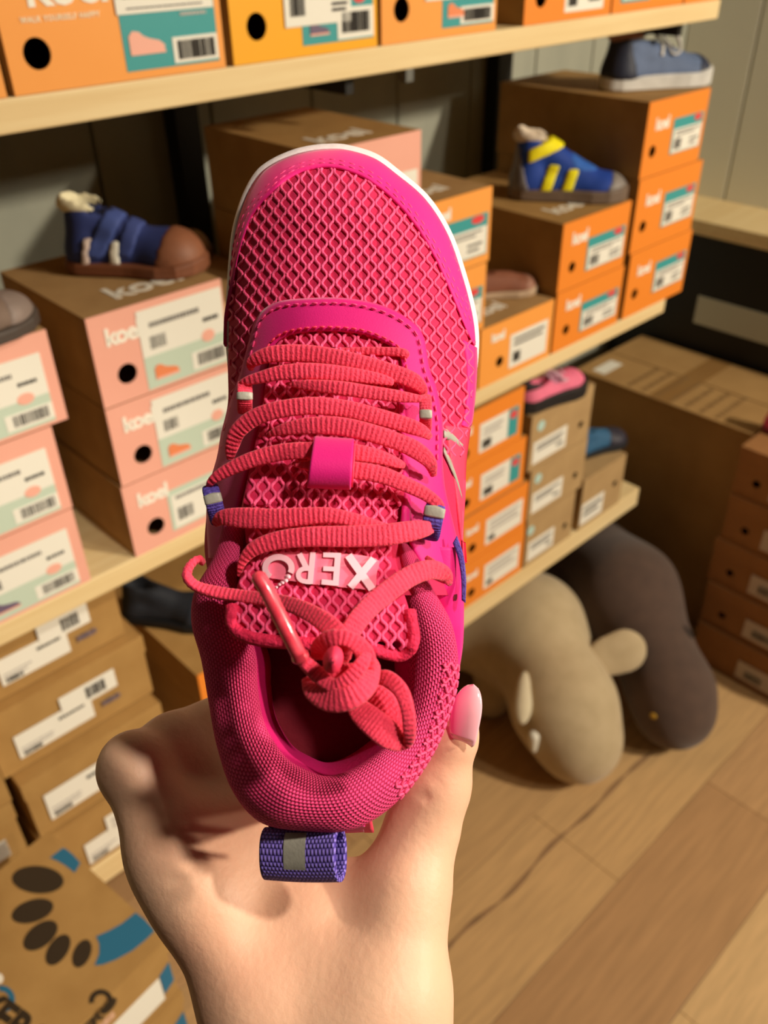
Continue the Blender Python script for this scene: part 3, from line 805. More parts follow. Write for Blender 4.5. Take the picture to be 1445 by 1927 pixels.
for dpx in (9, 16):
    path = []
    for a, i in enumerate(ids):
        L = np.linalg.norm(MED[i] - UPO[i]); r = max(RI[a] - dpx / L, 0); p, h = UR(i, r); path.append(W(p[0], p[1], h + .0017))
    stitches('toe_band_stitching', path[8:-6])


# honeycomb net: wavy threads that meet by turns
def net(name, fn, xs, ys, period, amp, rad, test=None, phase=0.0):
    V = []; F = []; NS = 6; eye = np.array(EYE)
    for k, x0 in enumerate(xs):
        sgn = 1 if k % 2 else -1; run = []
        for y in ys:
            s = math.sin(2 * PI * (y / period) + phase); wv = math.copysign(abs(s) ** .85, s)
            p = x0(y) + sgn * amp * wv
            if test is None or test(p, y): run.append((p, y, s))
            else:
                if len(run) > 3: _strand(run, V, F, fn, rad, NS, eye)
                run = []
        if len(run) > 3: _strand(run, V, F, fn, rad, NS, eye)
    o = mesh(name, V, F, PK_NET, None, smooth=True); o['kind'] = 'stuff'; return keep(o)


def _strand(run, V, F, fn, rad, NS, eye):
    P = np.array([fn(a, b) for a, b, _ in run], float); T = np.gradient(P, axis=0); T /= np.linalg.norm(T, axis=1)[:, None]
    vd = eye - P; vd /= np.linalg.norm(vd, axis=1)[:, None]; N = np.cross(T, vd); N /= np.linalg.norm(N, axis=1)[:, None]; B = np.cross(N, T); b0 = len(V)
    for i in range(len(P)):
        for a in range(NS):
            an = 2 * PI * a / NS; V.append(P[i] + rad * (1.25 * math.cos(an) * N[i] + .9 * math.sin(an) * B[i]))
    for i in range(len(P) - 1):
        for a in range(NS): F.append((b0 + i * NS + a, b0 + i * NS + (a + 1) % NS, b0 + i * NS + NS + (a + 1) % NS, b0 + i * NS + NS + a))


def inside_upper(x, y):
    if y >= MY0:
        return np.interp(y, LYa[:, 0], LYa[:, 1]) + 3 < x < np.interp(y, RYa[:, 0], RYa[:, 1]) - 3
    dx, dy = x - xm(MY0), y - MY0; a = math.atan2(dy, dx)
    while a < TA[0] - .3: a += 2 * PI
    while a > TA[-1] + .3: a -= 2 * PI
    return math.hypot(dx, dy) < np.interp(a, TA, TR) - 14
xs = []
for k in range(-22, 23):
    xs.append(lambda y, k=k: xm(max(y, 450)) + (y - 600) * .035 + 12.9 * k * (1 + .0003 * (y - 450)))
net('vamp_net', lambda a, b: S(a, b, .00045), xs, np.arange(300, 860, 3.0), 30.0, 4.6, .00040, lambda x, y: inside_upper(x, y) and not (530 < x < 740 and y > 655))


# strip between two pixel curves lying on the upper
def strip(name, A, B, m, off=.0016, thick=.0012, n=160, k=7, fn=None, edge=.0006, bul=.0003):
    A = spline(A, n); B = spline(B, n); G = np.zeros((n, k, 3)); fn = fn or S
    for i in range(n):
        for j in range(k):
            t = j / (k - 1); p = A[i] * (1 - t) + B[i] * t
            G[i, j] = fn(p[0], p[1], off - (edge if j in (0, k - 1) else 0) + bul * math.sin(PI * t))
    return keep(grid_mesh(name, G, m, None, thick=thick))


EO = [(392, 1050), (388, 980), (392, 920), (408, 860), (416, 815), (428, 770), (438, 740), (452, 700), (465, 653), (483, 597), (519, 569), (580, 561), (652, 561), (717, 574), (767, 599), (796, 631), (808, 692), (822, 732), (833, 793), (833, 865), (838, 920), (852, 980), (866, 1040), (871, 1110)]
EI = [(440, 1050), (440, 1000), (452, 940), (466, 885), (478, 835), (490, 780), (497, 740), (501, 710), (504, 685), (512, 655), (540, 633), (601, 624), (673, 628), (718, 643), (748, 664), (757, 700), (757, 730), (757, 770), (758, 810), (760, 860), (762, 910), (762, 960), (770, 1020), (800, 1075)]
strip('eyestay', EO, EI, MAG_DK, off=.0022, thick=.0015, n=260, k=12)
def offs(curve, d, n=300):
    C = spline(curve, n); T = np.gradient(C, axis=0); T /= np.linalg.norm(T, axis=1)[:, None]; return C + d * np.stack([-T[:, 1], T[:, 0]], 1)
so = offs(EO, 10); stitches('eyestay_stitching', [S(p[0], p[1], .0031) for p in so[100:250]], length=.0020, gap=.0009)
si = offs(EI, -9); stitches('throat_stitching', [S(p[0], p[1], .0031) for p in si[115:205]], length=.0017, gap=.0006, m=CORALP)
# pale piping strips beside the throat
for nm, A, B in (('throat_piping', [(508, 725), (500, 775), (487, 825), (474, 875), (456, 945), (452, 985)], [(520, 725), (512, 775), (500, 828), (490, 880), (478, 948), (470, 1000)]),
                 ('throat_piping', [(748, 690), (750, 760), (752, 840), (756, 930), (752, 1000)], [(760, 690), (762, 760), (765, 840), (772, 930), (775, 1010)])):
    strip(nm, A, B, CORALP if A[0][0] < 600 else MAG_DK, off=.0036, thick=.001, n=40, k=4)
# right flank: coral field, grey flashes
strip('flank_panel', [(836, 800), (846, 860), (858, 930), (868, 1010), (871, 1060)], [(886, 806), (878, 870), (876, 930), (872, 1000), (872, 1050)], CORALP, off=.0008, n=60)
strip('reflective_flash', [(836, 806), (850, 812), (862, 824), (872, 836)], [(836, 826), (848, 830), (860, 838), (870, 846)], REFL, off=.0012, thick=.0004, n=20, k=4)
strip('reflective_flash', [(836, 841), (850, 868), (862, 900), (871, 938)], [(835, 856), (846, 880), (857, 905), (868, 936)], REFL, off=.0012, thick=.0004, n=20, k=4)
strip('side_overlay', [(872, 640), (880, 700), (878, 770), (870, 800)], [(899, 655), (897, 720), (890, 790), (884, 806)], MAGENTA, off=.0012, n=40, k=4)
strip('purple_side_loop', [(852, 1022), (862, 1050), (868, 1090), (869, 1130)], [(860, 1008), (872, 1045), (877, 1090), (876, 1135)], PURP2, thick=.001, n=30, k=4, fn=lambda x, y, o=0: W(x, y, .0515))
strip('quarter_panel', [(866, 1030), (872, 1090), (873, 1160), (871, 1215), (864, 1262)], [(780, 1030), (800, 1095), (828, 1160), (842, 1215), (850, 1266)], MAGENTA, n=40, k=6,
      fn=lambda x, y, o=0: W(x, y, float(np.interp(y, [1030, 1100, 1180, 1262], [.0500, .0490, .0455, .0400])) - .0022 * max((x - 840) / 30, 0) + o))
# spare eyelet hole in the flank
def disc(name, cx, cy, rx, ry, m, off, fn=None, rot=0.0, n=20, dome=0.0):
    fn = fn or S; V = [fn(cx, cy, off + dome)]
    for k in (.55, 1):
        for i in range(n):
            a = 2 * PI * i / n; ex, ey = rx * k * math.cos(a), ry * k * math.sin(a)
            V.append(fn(cx + ex * math.cos(rot) - ey * math.sin(rot), cy + ex * math.sin(rot) + ey * math.cos(rot), off + dome * (1 - k * k)))
    F = [(0, 1 + i, 1 + (i + 1) % n) for i in range(n)] + [(1 + i, 1 + n + i, 1 + n + (i + 1) % n, 1 + (i + 1) % n) for i in range(n)]
    return keep(mesh(name, V, F, m, None, smooth=True))
disc('eyelet_hole', 857, 1122, 3.5, 9, INSOLE, .0, fn=lambda x, y, o=0: W(x, y, .0500 - .0022 * (x - 840) / 30 + o))

# ---- collar: inner lip, crest, outer edge, down to the sole
I_ = [(470, 975), (456, 1040), (446, 1104), (464, 1170), (482, 1235), (486, 1300), (500, 1366), (535, 1422), (575, 1448), (615, 1460), (661, 1447), (713, 1413), (748, 1380), (766, 1320), (768, 1241), (764, 1181), (757, 1112), (752, 1055), (748, 1020)]
O_ = [(420, 985), (400, 1050), (366, 1112), (360, 1172), (378, 1241), (391, 1315), (408, 1405), (438, 1490), (490, 1548), (570, 1564), (660, 1562), (735, 1520), (794, 1450), (836, 1370), (862, 1270), (852, 1180), (816, 1110), (790, 1055), (768, 1020)]
HI = [.058, .060, .060, .056, .051, .050, .052, .058, .062, .063, .062, .058, .053, .050, .051, .056, .061, .063, .062]
n = 300
Is = spline([(*a, h) for a, h in zip(I_, HI)], n); Os = spline([(*a, h) for a, h in zip(O_, HI)], n)
K = 26; G = np.zeros((n, K, 3)); inn = np.zeros((n, 8, 3)); out = np.zeros((n, 8, 3))
ctr = np.array([630.0, 1250.0])
for i in range(n):
    a = Is[i][:2]; b = Os[i][:2]; h0 = Is[i][2]; wpx = np.linalg.norm(b - a); rr = wpx / 2 * PXM * .24; lift = min(rr * 1.0, .011)
    for j in range(K):
        th = PI * 1.25 * (j / (K - 1)) - .12 * PI; c = (1 - math.cos(th)) / 2 if 0 <= th <= PI else ((1 - math.cos(th)) / 2)
        p = a * (1 - c) + b * c; G[i, j] = W(p[0], p[1], h0 - .004 + lift * math.sin(th) + (.0 if c < .5 else -.002 * (c - .5)))
    d = (ctr - a); d /= np.linalg.norm(d)
    for j in range(8):
        t = j / 7; sh = 6 + 26 * (1 - (1 - t) ** 2); p = a + d * (sh - 6) * (1 if a[1] > 1150 else .3); inn[i, j] = W(p[0], p[1], (h0 - .006) * (1 - t) + .006 * t)
    f = np.array([600.0, 1180.0]); q = b + (f - b) * .0
    for j in range(8):
        t = j / 7; s_ = .03 + .16 * t ** .8; p = b + (ctr - b) * s_; out[i, j] = W(p[0], p[1], (h0 - .006) * (1 - t) + .004 * t)
keep(grid_mesh('padded_collar', G, KNIT, None))
CG = G.copy()
V = []; F = []
for q in range(19):
    run = []
    for y_ in np.arange(0, 10.01, .25):
        run.append((188 + q * 2.6 + (1 if q % 2 else -1) * .95 * math.sin(2 * PI * y_ / 3.0), 15 + y_, 0))
    def cf(i_, j_, h_=None):
        a = int(i_); b = min(int(j_), K - 2); fa = i_ - a; fb = j_ - b
        p = CG[a, b] * (1 - fa) * (1 - fb) + CG[a + 1, b] * fa * (1 - fb) + CG[a, b + 1] * (1 - fa) * fb + CG[a + 1, b + 1] * fa * fb
        w_ = np.array(EYE) - p; return p + w_ / np.linalg.norm(w_) * .0004
    _strand(run, V, F, cf, .00036, 6, np.array(EYE))
o = mesh('heel_net', V, F, PK_NET, None, smooth=True); o['kind'] = 'stuff'; keep(o)
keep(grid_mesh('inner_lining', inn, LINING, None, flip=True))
keep(grid_mesh('heel_counter', out, MAG_DK, None))
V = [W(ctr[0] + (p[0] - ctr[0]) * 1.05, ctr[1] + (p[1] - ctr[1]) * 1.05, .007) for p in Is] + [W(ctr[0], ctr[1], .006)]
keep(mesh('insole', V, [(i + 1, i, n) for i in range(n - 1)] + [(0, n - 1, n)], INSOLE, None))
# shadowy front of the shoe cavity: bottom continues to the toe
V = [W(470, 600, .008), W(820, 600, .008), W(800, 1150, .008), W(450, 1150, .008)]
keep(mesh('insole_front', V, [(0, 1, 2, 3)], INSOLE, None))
# outer heel net patch + magenta heel strip
def heel_pt(t, s, off=0.0):    # t along the collar 0..1, s 0 outer edge .. 1 downward
    i = min(int(t * (n - 1)), n - 1); b = Os[i][:2]; h0 = Os[i][2]; p = b + (ctr - b) * (.02 + .0 * s); return W(b[0] + (b[0] - ctr[0]) * .004, b[1] + 6 * s + (b[1] - ctr[1]) * .004, h0 - .010 - .010 * s + off)
Gh = np.zeros((40, 5, 3))
for i in range(40):
    u = i / 39; x = 505 + 182 * u
    for j in range(5):
        t = j / 4; Gh[i, j] = W(x, 1553 + 13 * t + 3 * math.sin(PI * u), .050 - .012 * t)
keep(grid_mesh('heel_strip', Gh, MAG_DK, None, thick=.001))
Gh = np.zeros((4, 6, 3))
for i in range(4):
    for j in range(6):
        Gh[i, j] = W(678 + 6 * i + 1.5 * j, 1532 + 7 * j, .054 - .002 * j)
keep(grid_mesh('heel_fold', Gh, CORALP, None, thick=.0008))

# ---- tongue
TL = spline([(512, 650), (500, 720), (488, 800), (470, 880), (458, 950), (462, 1010), (466, 1045), (450, 1090), (437, 1140), (440, 1178)], 120)
TR = spline([(748, 660), (752, 720), (757, 800), (762, 880), (758, 950), (742, 1010), (738, 1050), (754, 1100), (770, 1150), (776, 1205)], 120)
def th(y): return float(np.interp(y, [640, 760, 900, 980, 1040, 1100, 1160, 1215, 1240], [.0468, .052, .0582, .063, .067, .071, .0745, .0755, .072]))
def TS(x, y, off=0.0):
    l = np.interp(y, TL[:, 1], TL[:, 0]); r = np.interp(y, TR[:, 1], TR[:, 0]); u = (x - (l + r) / 2) / ((r - l) / 2)
    return W(x, y, th(y) - .0045 * min(abs(u), 1.3) ** 2.2 * (1 if y > 950 else .3) + off)
nn = 120; G = np.zeros((nn, 30, 3))
for i in range(nn):
    for j in range(30):
        u = j / 29; p = TL[i] * (1 - u) + TR[i] * u
        y = p[1] + (12 * math.sin(PI * u) * (i / (nn - 1)) ** 6); G[i, j] = TS(p[0], y, 0)
keep(grid_mesh('tongue', G, PK_BASE, None, thick=.003))
xs = [(lambda y, k=k: float((np.interp(y, TL[:, 1], TL[:, 0]) + np.interp(y, TR[:, 1], TR[:, 0])) / 2 + 13.2 * k * (1 + .0002 * (y - 700)))) for k in range(-14, 15)]
net('tongue_net', lambda a, b: TS(a, b, .00045), xs, np.arange(655, 1235, 3.0), 33, 5.0, .00042,
    lambda x, y: np.interp(y, TL[:, 1], TL[:, 0]) + 4 < x < np.interp(y, TR[:, 1], TR[:, 0]) - 4 and y < 1196 + (x - 440) * .09)
edge = [TS(p[0], p[1], .0003) for p in spline([(437, 1140), (440, 1180), (480, 1202), (560, 1210), (640, 1215), (700, 1222), (752, 1233), (777, 1208), (770, 1150)], 120)]
keep(tube('tongue_binding', edge, .0018, mat('binding_knit', (238, 44, 92), .8, (214, 24, 70), 600, .8, 900), None, 8))


# ---- ribbons
def ribbon(name, pts, m=LACE2, ribs=9.5, thick=.00095, fn=None, base=None, amp=.00013, n=None, uvs=False):
    """pts: (px, py, width_px, height above the sole in mm [, twist])"""
    P4 = [tuple(p) + ((0,) if len(p) == 4 else ()) for p in pts]
    dense = spline(P4, 400); c = dense[:, :2]; L = np.concatenate([[0], np.cumsum(np.linalg.norm(np.diff(c, axis=0), axis=1))])
    hz = dense[:, 3]; Lh = np.concatenate([[0], np.cumsum(np.sqrt(np.sum(np.diff(c, axis=0) ** 2, axis=1) + (np.diff(hz) * 6) ** 2))])
    N_ = n or max(int(Lh[-1] / ribs * 5), 20); s = np.linspace(0, Lh[-1], N_); D = np.stack([np.interp(s, Lh, dense[:, k]) for k in range(5)], 1)
    C = np.array([W(a[0], a[1], a[3] / 1000.0) for a in D]); T = np.gradient(C, axis=0); T /= np.linalg.norm(T, axis=1)[:, None] + 1e-9
    vd = np.array(EYE) - C; vd /= np.linalg.norm(vd, axis=1)[:, None]
    A = np.cross(T, vd); A /= np.linalg.norm(A, axis=1)[:, None] + 1e-9; B = np.cross(A, T)
    for q in range(3):      # keep the frame from flipping
        A[1:-1] = (A[:-2] + A[1:-1] + A[2:]) / 3; A /= np.linalg.norm(A, axis=1)[:, None]
    B = np.cross(A, T); tw = np.radians(D[:, 4]); ct = np.cos(tw)[:, None]; st = np.sin(tw)[:, None]; A, B = A * ct + B * st, B * ct - A * st
    SEC = 16; an = np.linspace(0, 2 * PI, SEC, endpoint=False); ca = np.sign(np.cos(an)) * np.abs(np.cos(an)) ** .6; sa = np.sign(np.sin(an)) * np.abs(np.sin(an)) ** .55
    dep = np.array([sole_d(a[1]) - a[3] / 1000.0 for a in D]); hw = D[:, 2] / 2 * PXM * dep * 1.07
    rib = amp * (np.sin(2 * PI * s / ribs)); th_ = np.minimum(thick, hw)
    end = np.minimum(1, np.minimum(np.arange(N_), np.arange(N_)[::-1]) / 2.0) * .9 + .1
    G = C[:, None] + (A[:, None] * (ca[None, :, None] * (hw * end)[:, None, None]) + B[:, None] * (sa[None, :, None] * ((th_ + rib) * end)[:, None, None]))
    return keep(grid_mesh(name, G, m, None, closed_v=True))


def L7(name, pts, **k): return ribbon(name, [(*c7(p[0], p[1]), p[2] / 2.491, *p[3:]) for p in pts], **k)
def L8(name, pts, **k): return ribbon(name, [(*c8(p[0], p[1]), p[2] / 2.491, *p[3:]) for p in pts], **k)
L7('lace', [(420, 50, 10, 46), (1000, 55, 40, 48), (1040, 90, 20, 47)], amp=.0001)
L7('lace', [(328, 140, 20, 48), (338, 100, 52, 51), (430, 66, 72, 53.5), (600, 64, 76, 54.5), (780, 92, 74, 55), (950, 140, 76, 54), (1080, 185, 72, 52.5), (1130, 225, 50, 50), (1140, 262, 20, 47)])
L7('lace', [(276, 222, 20, 51), (300, 196, 36, 54), (370, 176, 52, 56), (480, 152, 66, 57.5), (620, 146, 72, 58), (780, 160, 66, 57), (930, 182, 50, 55), (1000, 200, 30, 53)])
L7('lace', [(490, 205, 12, 55), (600, 212, 48, 58), (740, 224, 62, 59.5), (880, 244, 60, 59), (1010, 262, 54, 58), (1110, 274, 36, 56.5), (1150, 276, 28, 55), (1160, 290, 20, 52)])
L7('lace', [(232, 560, 30, 51), (240, 500, 60, 54), (270, 425, 72, 57), (350, 362, 76, 59.5), (470, 324, 76, 61.5), (620, 308, 78, 62.5), (770, 322, 76, 62), (920, 358, 74, 61), (1050, 396, 70, 59.5), (1130, 425, 56, 58), (1168, 455, 26, 54)])
L7('lace', [(400, 448, 14, 58), (480, 420, 52, 61), (600, 402, 74, 63), (740, 404, 82, 64), (880, 432, 80, 64), (1010, 474, 76, 62.5), (1100, 515, 78, 61), (1165, 570, 62, 58.5), (1186, 635, 26, 53)])
L7('lace', [(128, 700, 22, 55), (150, 656, 40, 58), (220, 610, 58, 60), (330, 562, 70, 62), (450, 530, 74, 63.5), (560, 518, 74, 65), (700, 520, 76, 65.5), (830, 530, 76, 65), (930, 548, 64, 63.5), (1010, 575, 46, 61), (1050, 590, 20, 58)])
L7('lace', [(520, 580, 20, 62), (620, 590, 50, 64.5), (720, 600, 70, 66.5), (830, 612, 76, 66.5), (950, 635, 76, 65.5), (1060, 680, 66, 63.5), (1150, 725, 58, 61.5), (1210, 775, 48, 60), (1216, 810, 20, 56)])
L7('lace', [(160, 860, 30, 57), (200, 832, 70, 61), (300, 834, 92, 64), (420, 838, 90, 66), (560, 828, 80, 67.5), (690, 822, 70, 68), (810, 842, 60, 67.5), (930, 875, 50, 66), (1000, 890, 30, 65)])
L7('lace', [(272, 1110, 16, 64), (290, 1040, 40, 66), (345, 978, 66, 68), (450, 940, 80, 69.5), (600, 922, 88, 71), (780, 920, 94, 71), (950, 914, 96, 70), (1060, 898, 92, 68), (1140, 885, 74, 65), (1180, 880, 40, 61)])
# free lace ends into the knot
L8('lace', [(105, 150, 26, 60, 60), (85, 130, 30, 63, 66), (45, 160, 40, 65, 62), (30, 210, 48, 66, 52), (70, 255, 52, 66, 44), (160, 285, 58, 67, 30), (290, 305, 58, 69, 20), (410, 320, 62, 73, 12), (520, 345, 70, 79, 5), (620, 390, 80, 85, 0), (710, 455, 92, 90, 0), (755, 530, 96, 92, 0), (750, 610, 70, 88, 0)], ribs=9)
L8('lace', [(1262, 245, 20, 60), (1235, 200, 70, 64), (1170, 180, 86, 68), (1080, 208, 92, 72), (980, 275, 94, 77), (890, 350, 92, 82), (820, 430, 92, 87), (775, 520, 84, 90), (770, 600, 50, 88)], ribs=9.5)
L8('lace', [(1150, 120, 20, 60), (1190, 160, 40, 63), (1245, 225, 36, 62), (1262, 250, 14, 59)], ribs=9.5)
# knot
L8('lace_knot', [(640, 590, 60, 86), (650, 540, 72, 91), (700, 505, 80, 95), (770, 500, 70, 96), (840, 540, 80, 95), (870, 610, 88, 93), (850, 690, 70, 90)], ribs=9)
L8('lace_knot', [(548, 560, 60, 86), (590, 620, 66, 90), (650, 680, 68, 94), (720, 724, 62, 97), (790, 690, 70, 98), (850, 620, 66, 97), (875, 560, 40, 93)], ribs=9)
L8('lace_knot', [(596, 690, 60, 86), (625, 750, 88, 92), (700, 790, 104, 97), (790, 780, 104, 99), (865, 725, 98, 97), (900, 650, 70, 91), (905, 610, 30, 86)], ribs=9.5)
L8('lace_knot', [(640, 660, 60, 86), (690, 690, 110, 89), (780, 690, 140, 90), (860, 660, 90, 88)], ribs=10)
disc('aglet_end', *c8(714, 602), 19, 27, CORALP, .0, fn=lambda x, y, o=0: W(x, y, .0975 + o), dome=.0055, rot=.25)
disc('aglet_end_dimple', *c8(712, 606), 4, 6, INSOLE, .0, fn=lambda x, y, o=0: W(x, y, .1026 + o))
L8('lace_bow', [(905, 690, 50, 84), (965, 690, 74, 88), (1030, 745, 70, 91), (1062, 830, 62, 92), (1072, 920, 60, 91), (1066, 985, 50, 88), (1020, 1005, 50, 86)], ribs=9)
L8('lace_bow', [(800, 790, 70, 84), (850, 850, 108, 88), (920, 910, 124, 90), (990, 965, 116, 89), (1050, 1000, 60, 86)], ribs=7, amp=.00015)
L8('lace_bow', [(880, 740, 90, 80), (950, 800, 110, 82), (1010, 870, 90, 83), (1050, 960, 60, 83)], ribs=9)
AG = mat('clear_aglet', (246, 86, 104), .25, (226, 52, 76), 300, spec=.6, coat=.6)
pts = [W(*c8(x, y), h / 1000) for x, y, h in ((352, 196, 96), (400, 270, 96.5), (450, 370, 96.5), (500, 470, 96), (545, 560, 94.5), (566, 596, 93))]
keep(tube('aglet', spline([tuple(p) for p in pts], 24), [.0010] + [.0018] * 20 + [.0022, .0022, .0015], AG, None, 10))
L8('lace', [(556, 590, 44, 92), (590, 620, 60, 93), (640, 660, 60, 93), (690, 700, 40, 93)], ribs=9)
# webbing loops that carry the lace
def webloop(name, a, b, wpx, h0, h1, m, stripe=None):
    A = np.array(a, float); B = np.array(b, float)
    pts = [(*(A), wpx * .9, h0 - 3), (*(A * .9 + B * .1), wpx, h0), (*(A * .5 + B * .5), wpx, (h0 + h1) / 2 + 2.5), (*(A * .1 + B * .9), wpx, h1), (*B, wpx * .9, h1 - 3)]
    ribbon(name, pts, m=m, thick=.0009, ribs=5, amp=.00012)
    if stripe:
        p0 = A + (B - A) * stripe[0]; p1 = A + (B - A) * stripe[1]; hm = (h0 + h1) / 2 + 2.6
        ribbon('reflective_stripe', [(*p0, wpx * 1.05, hm), (*((p0 + p1) / 2), wpx * 1.05, hm + .2), (*p1, wpx * 1.05, hm)], m=REFL, thick=.0011, ribs=50, amp=0, n=12)
webloop('lace_loop', c7(300, 205), c7(300, 335), 27, 53.5, 51, LACE2, (.28, .62))
webloop('lace_loop', c7(1148, 268), c7(1148, 420), 22, 56, 53, LACE2, (.36, .7))
webloop('purple_lace_loop', c7(138, 690), c7(178, 850), 30, 57, 54, PURP2, (.16, .52))
webloop('purple_lace_loop', c7(1195, 775), c7(1165, 925), 36, 61, 60, PURP2, (.0, .42))
# tongue strap
def strapf(u, v):
    a = np.array(c7(625, 463)); b = np.array(c7(812, 474)); c = np.array(c7(798, 690)); d = np.array(c7(592, 682))
    p = (a * (1 - u) + b * u) * (1 - v) + (d * (1 - u) + c * u) * v
    return W(p[0], p[1], .0635 + .0055 * math.sin(PI * min(max(v, 0), 1)) ** .6 + .004 * v)
G = np.array([[strapf(i / 15, j / 19) for j in range(20)] for i in range(16)])
o = keep(grid_mesh('tongue_strap', G, MAG_DK, None)); s_ = o.modifiers.new('solid', 'SOLIDIFY'); s_.thickness = .0018; s_.offset = 0; b_ = o.modifiers.new('bev', 'BEVEL'); b_.width = .0004; b_.segments = 2
G = np.array([[np.array(strapf(1.0 + .045 * i, j / 19)) for j in range(20)] for i in range(2)])
keep(grid_mesh('strap_edge', G, CORALP, None, thick=.0016))

# ---- woven logo plate on the tongue: XERO, upside down to the camera
def plate(name, pts, m, off, thick, fn=TS, bevel=0.0):
    n_ = len(pts); cx = sum(p[0] for p in pts) / n_; cy = sum(p[1] for p in pts) / n_
    V = [fn(p[0], p[1], off) for p in pts] + [fn(p[0], p[1], off - thick) for p in pts] + [fn(cx, cy, off)]
    F = [(i, (i + 1) % n_, 2 * n_) for i in range(n_)] + [(i, n_ + i, n_ + (i + 1) % n_, (i + 1) % n_) for i in range(n_)]
    return mesh(name, V, F, m, None)
pl = keep(plate('logo_plate', [c8(*p) for p in spline([(376, 150), (398, 120), (440, 102), (560, 97), (700, 100), (820, 108), (925, 134), (918, 200), (908, 270), (830, 268), (720, 258), (600, 245), (520, 232), (440, 222), (385, 205), (376, 150)], 60)[:-1]], LOGOB, .0017, .0014))
def bar(a, b, w0, w1=None):
    a = np.array(a, float); b = np.array(b, float); t = b - a; t /= np.linalg.norm(t); nrm = np.array([-t[1], t[0]]); w1 = w1 or w0
    n_ = 6; top = [a + (b - a) * i / n_ + nrm * (w0 + (w1 - w0) * i / n_) / 2 for i in range(n_ + 1)]; bot = [a + (b - a) * i / n_ - nrm * (w0 + (w1 - w0) * i / n_) / 2 for i in range(n_ + 1)]
    V = [TS(*c8(*p), .0024) for p in top + bot] + [TS(*c8(*p), .0016) for p in top + bot]; k = n_ + 1
    F = [(i, i + 1, k + i + 1, k + i) for i in range(n_)] + [(i, 2 * k + i, 2 * k + i + 1, i + 1) for i in range(n_)] + [(k + i + 1, 3 * k + i + 1, 3 * k + i, k + i) for i in range(n_)] + [(0, k, 3 * k, 2 * k), (n_, 2 * k + n_, 3 * k + n_, k + n_)]
    return V, F
def arc(cx, cy, rx, ry, a0, a1, w, n_=24):
    V = []; F = []
    for i in range(n_ + 1):
        a = math.radians(a0 + (a1 - a0) * i / n_)
        for k, o_ in ((w / 2, .0024), (-w / 2, .0024), (w / 2, .0016), (-w / 2, .0016)): V.append(TS(*c8(cx + (rx + k) * math.cos(a), cy + (ry + k) * math.sin(a)), o_))
        if i:
            j = 4 * i; F += [(j - 4, j, j + 1, j - 3), (j - 4, j - 2, j + 2, j), (j - 3, j + 1, j + 3, j - 1)]
    return V, F
LT = []
mb = MB(); mb.add(*bar((786, 112), (898, 270), 36)).add(*bar((905, 128), (795, 262), 34)); LT.append(mb.build('letter_x', LOGOW))
mb = MB(); mb.add(*bar((738, 100), (726, 254), 28)).add(*bar((738, 112), (668, 109), 24)).add(*bar((733, 177), (668, 174), 22)).add(*bar((728, 243), (660, 236), 24)); LT.append(mb.build('letter_e', LOGOW))
mb = MB(); mb.add(*bar((620, 98), (606, 246), 26)).add(*arc(585, 204, 34, 30, 90, 270, 22)).add(*bar((585, 235), (610, 237), 22)).add(*bar((585, 174), (612, 174), 22)).add(*bar((590, 172), (556, 104), 26)); LT.append(mb.build('letter_r', LOGOW))
mb = MB(); mb.add(*arc(458, 172, 62, 52, 128, 385, 28)); LT.append(mb.build('letter_o', LOGOW))
for q, (x_, y_, a_, b_) in enumerate(((503, 212, 5.2, 4.6), (492, 231, 4.6, 4), (476, 240, 4, 3.4), (462, 249, 3.4, 3), (448, 262, 3, 2.8))):
    LT.append(SP.pop() if False else disc('toe_mark', *c8(x_, y_), a_, b_, LOGOW, .0022, fn=TS, dome=.0006)); SP.pop()

# ---- heel pull tab: flattened webbing loop, open end to the right
def tabG(x0, x1, grow, nx=14):
    G = np.zeros((nx, 40, 3))
    for i in range(nx):
        u = i / (nx - 1); X = x0 + (x1 - x0) * u; t = (X - 490) / 140.0
        for j in range(40):
            a = 2 * PI * j / 40; cy = 1606 + 1.0 * t + 4 * math.sin(PI * t) * .6; ry = 42 + grow * 2 + 3 * t; rz = .0052 + grow * .0006
            sa = math.sin(a); ca = math.cos(a)
            y_ = cy + ry * (abs(sa) ** .75) * (1 if sa > 0 else -1); hh = .0465 + .0075 * t + rz * (abs(ca) ** .8) * (1 if ca > 0 else -1)
            x_ = X + 9.0 * (1 - ca) + 0; G[i, j] = W(x_ - (0 if t < .9 else 0), y_, hh)
    return G
o = keep(grid_mesh('pull_tab', tabG(491, 632, 0, 30), PURP, None, closed_v=True)); sd = o.modifiers.new('solid', 'SOLIDIFY'); sd.thickness = .0011; sd.offset = -1
o = keep(grid_mesh('reflective_stripe', tabG(533, 574, 2.4, 8), REFL, None, closed_v=True, uv=False))
Gt = np.array([[W(545 + 70 * i / 5, 1556 + 14 * j / 3, .047 + .001 * j) for j in range(4)] for i in range(6)])
keep(grid_mesh('tab_anchor', Gt, PURP2, None, thick=.001))
adopt(snk, SP)
for o in LT: o.parent = pl
# ------------------------------------------------------------------ the left hand, one continuous skin
def cpt(x, y, d): return np.array([(x - 722.5) * PXM * d, (y - 963.5) * PXM * d, d])


CRN = np.array([[CR[i][j] for j in range(3)] for i in range(3)])
def cam2world(V): return np.asarray(V) @ CRN.T + np.array(EYE)


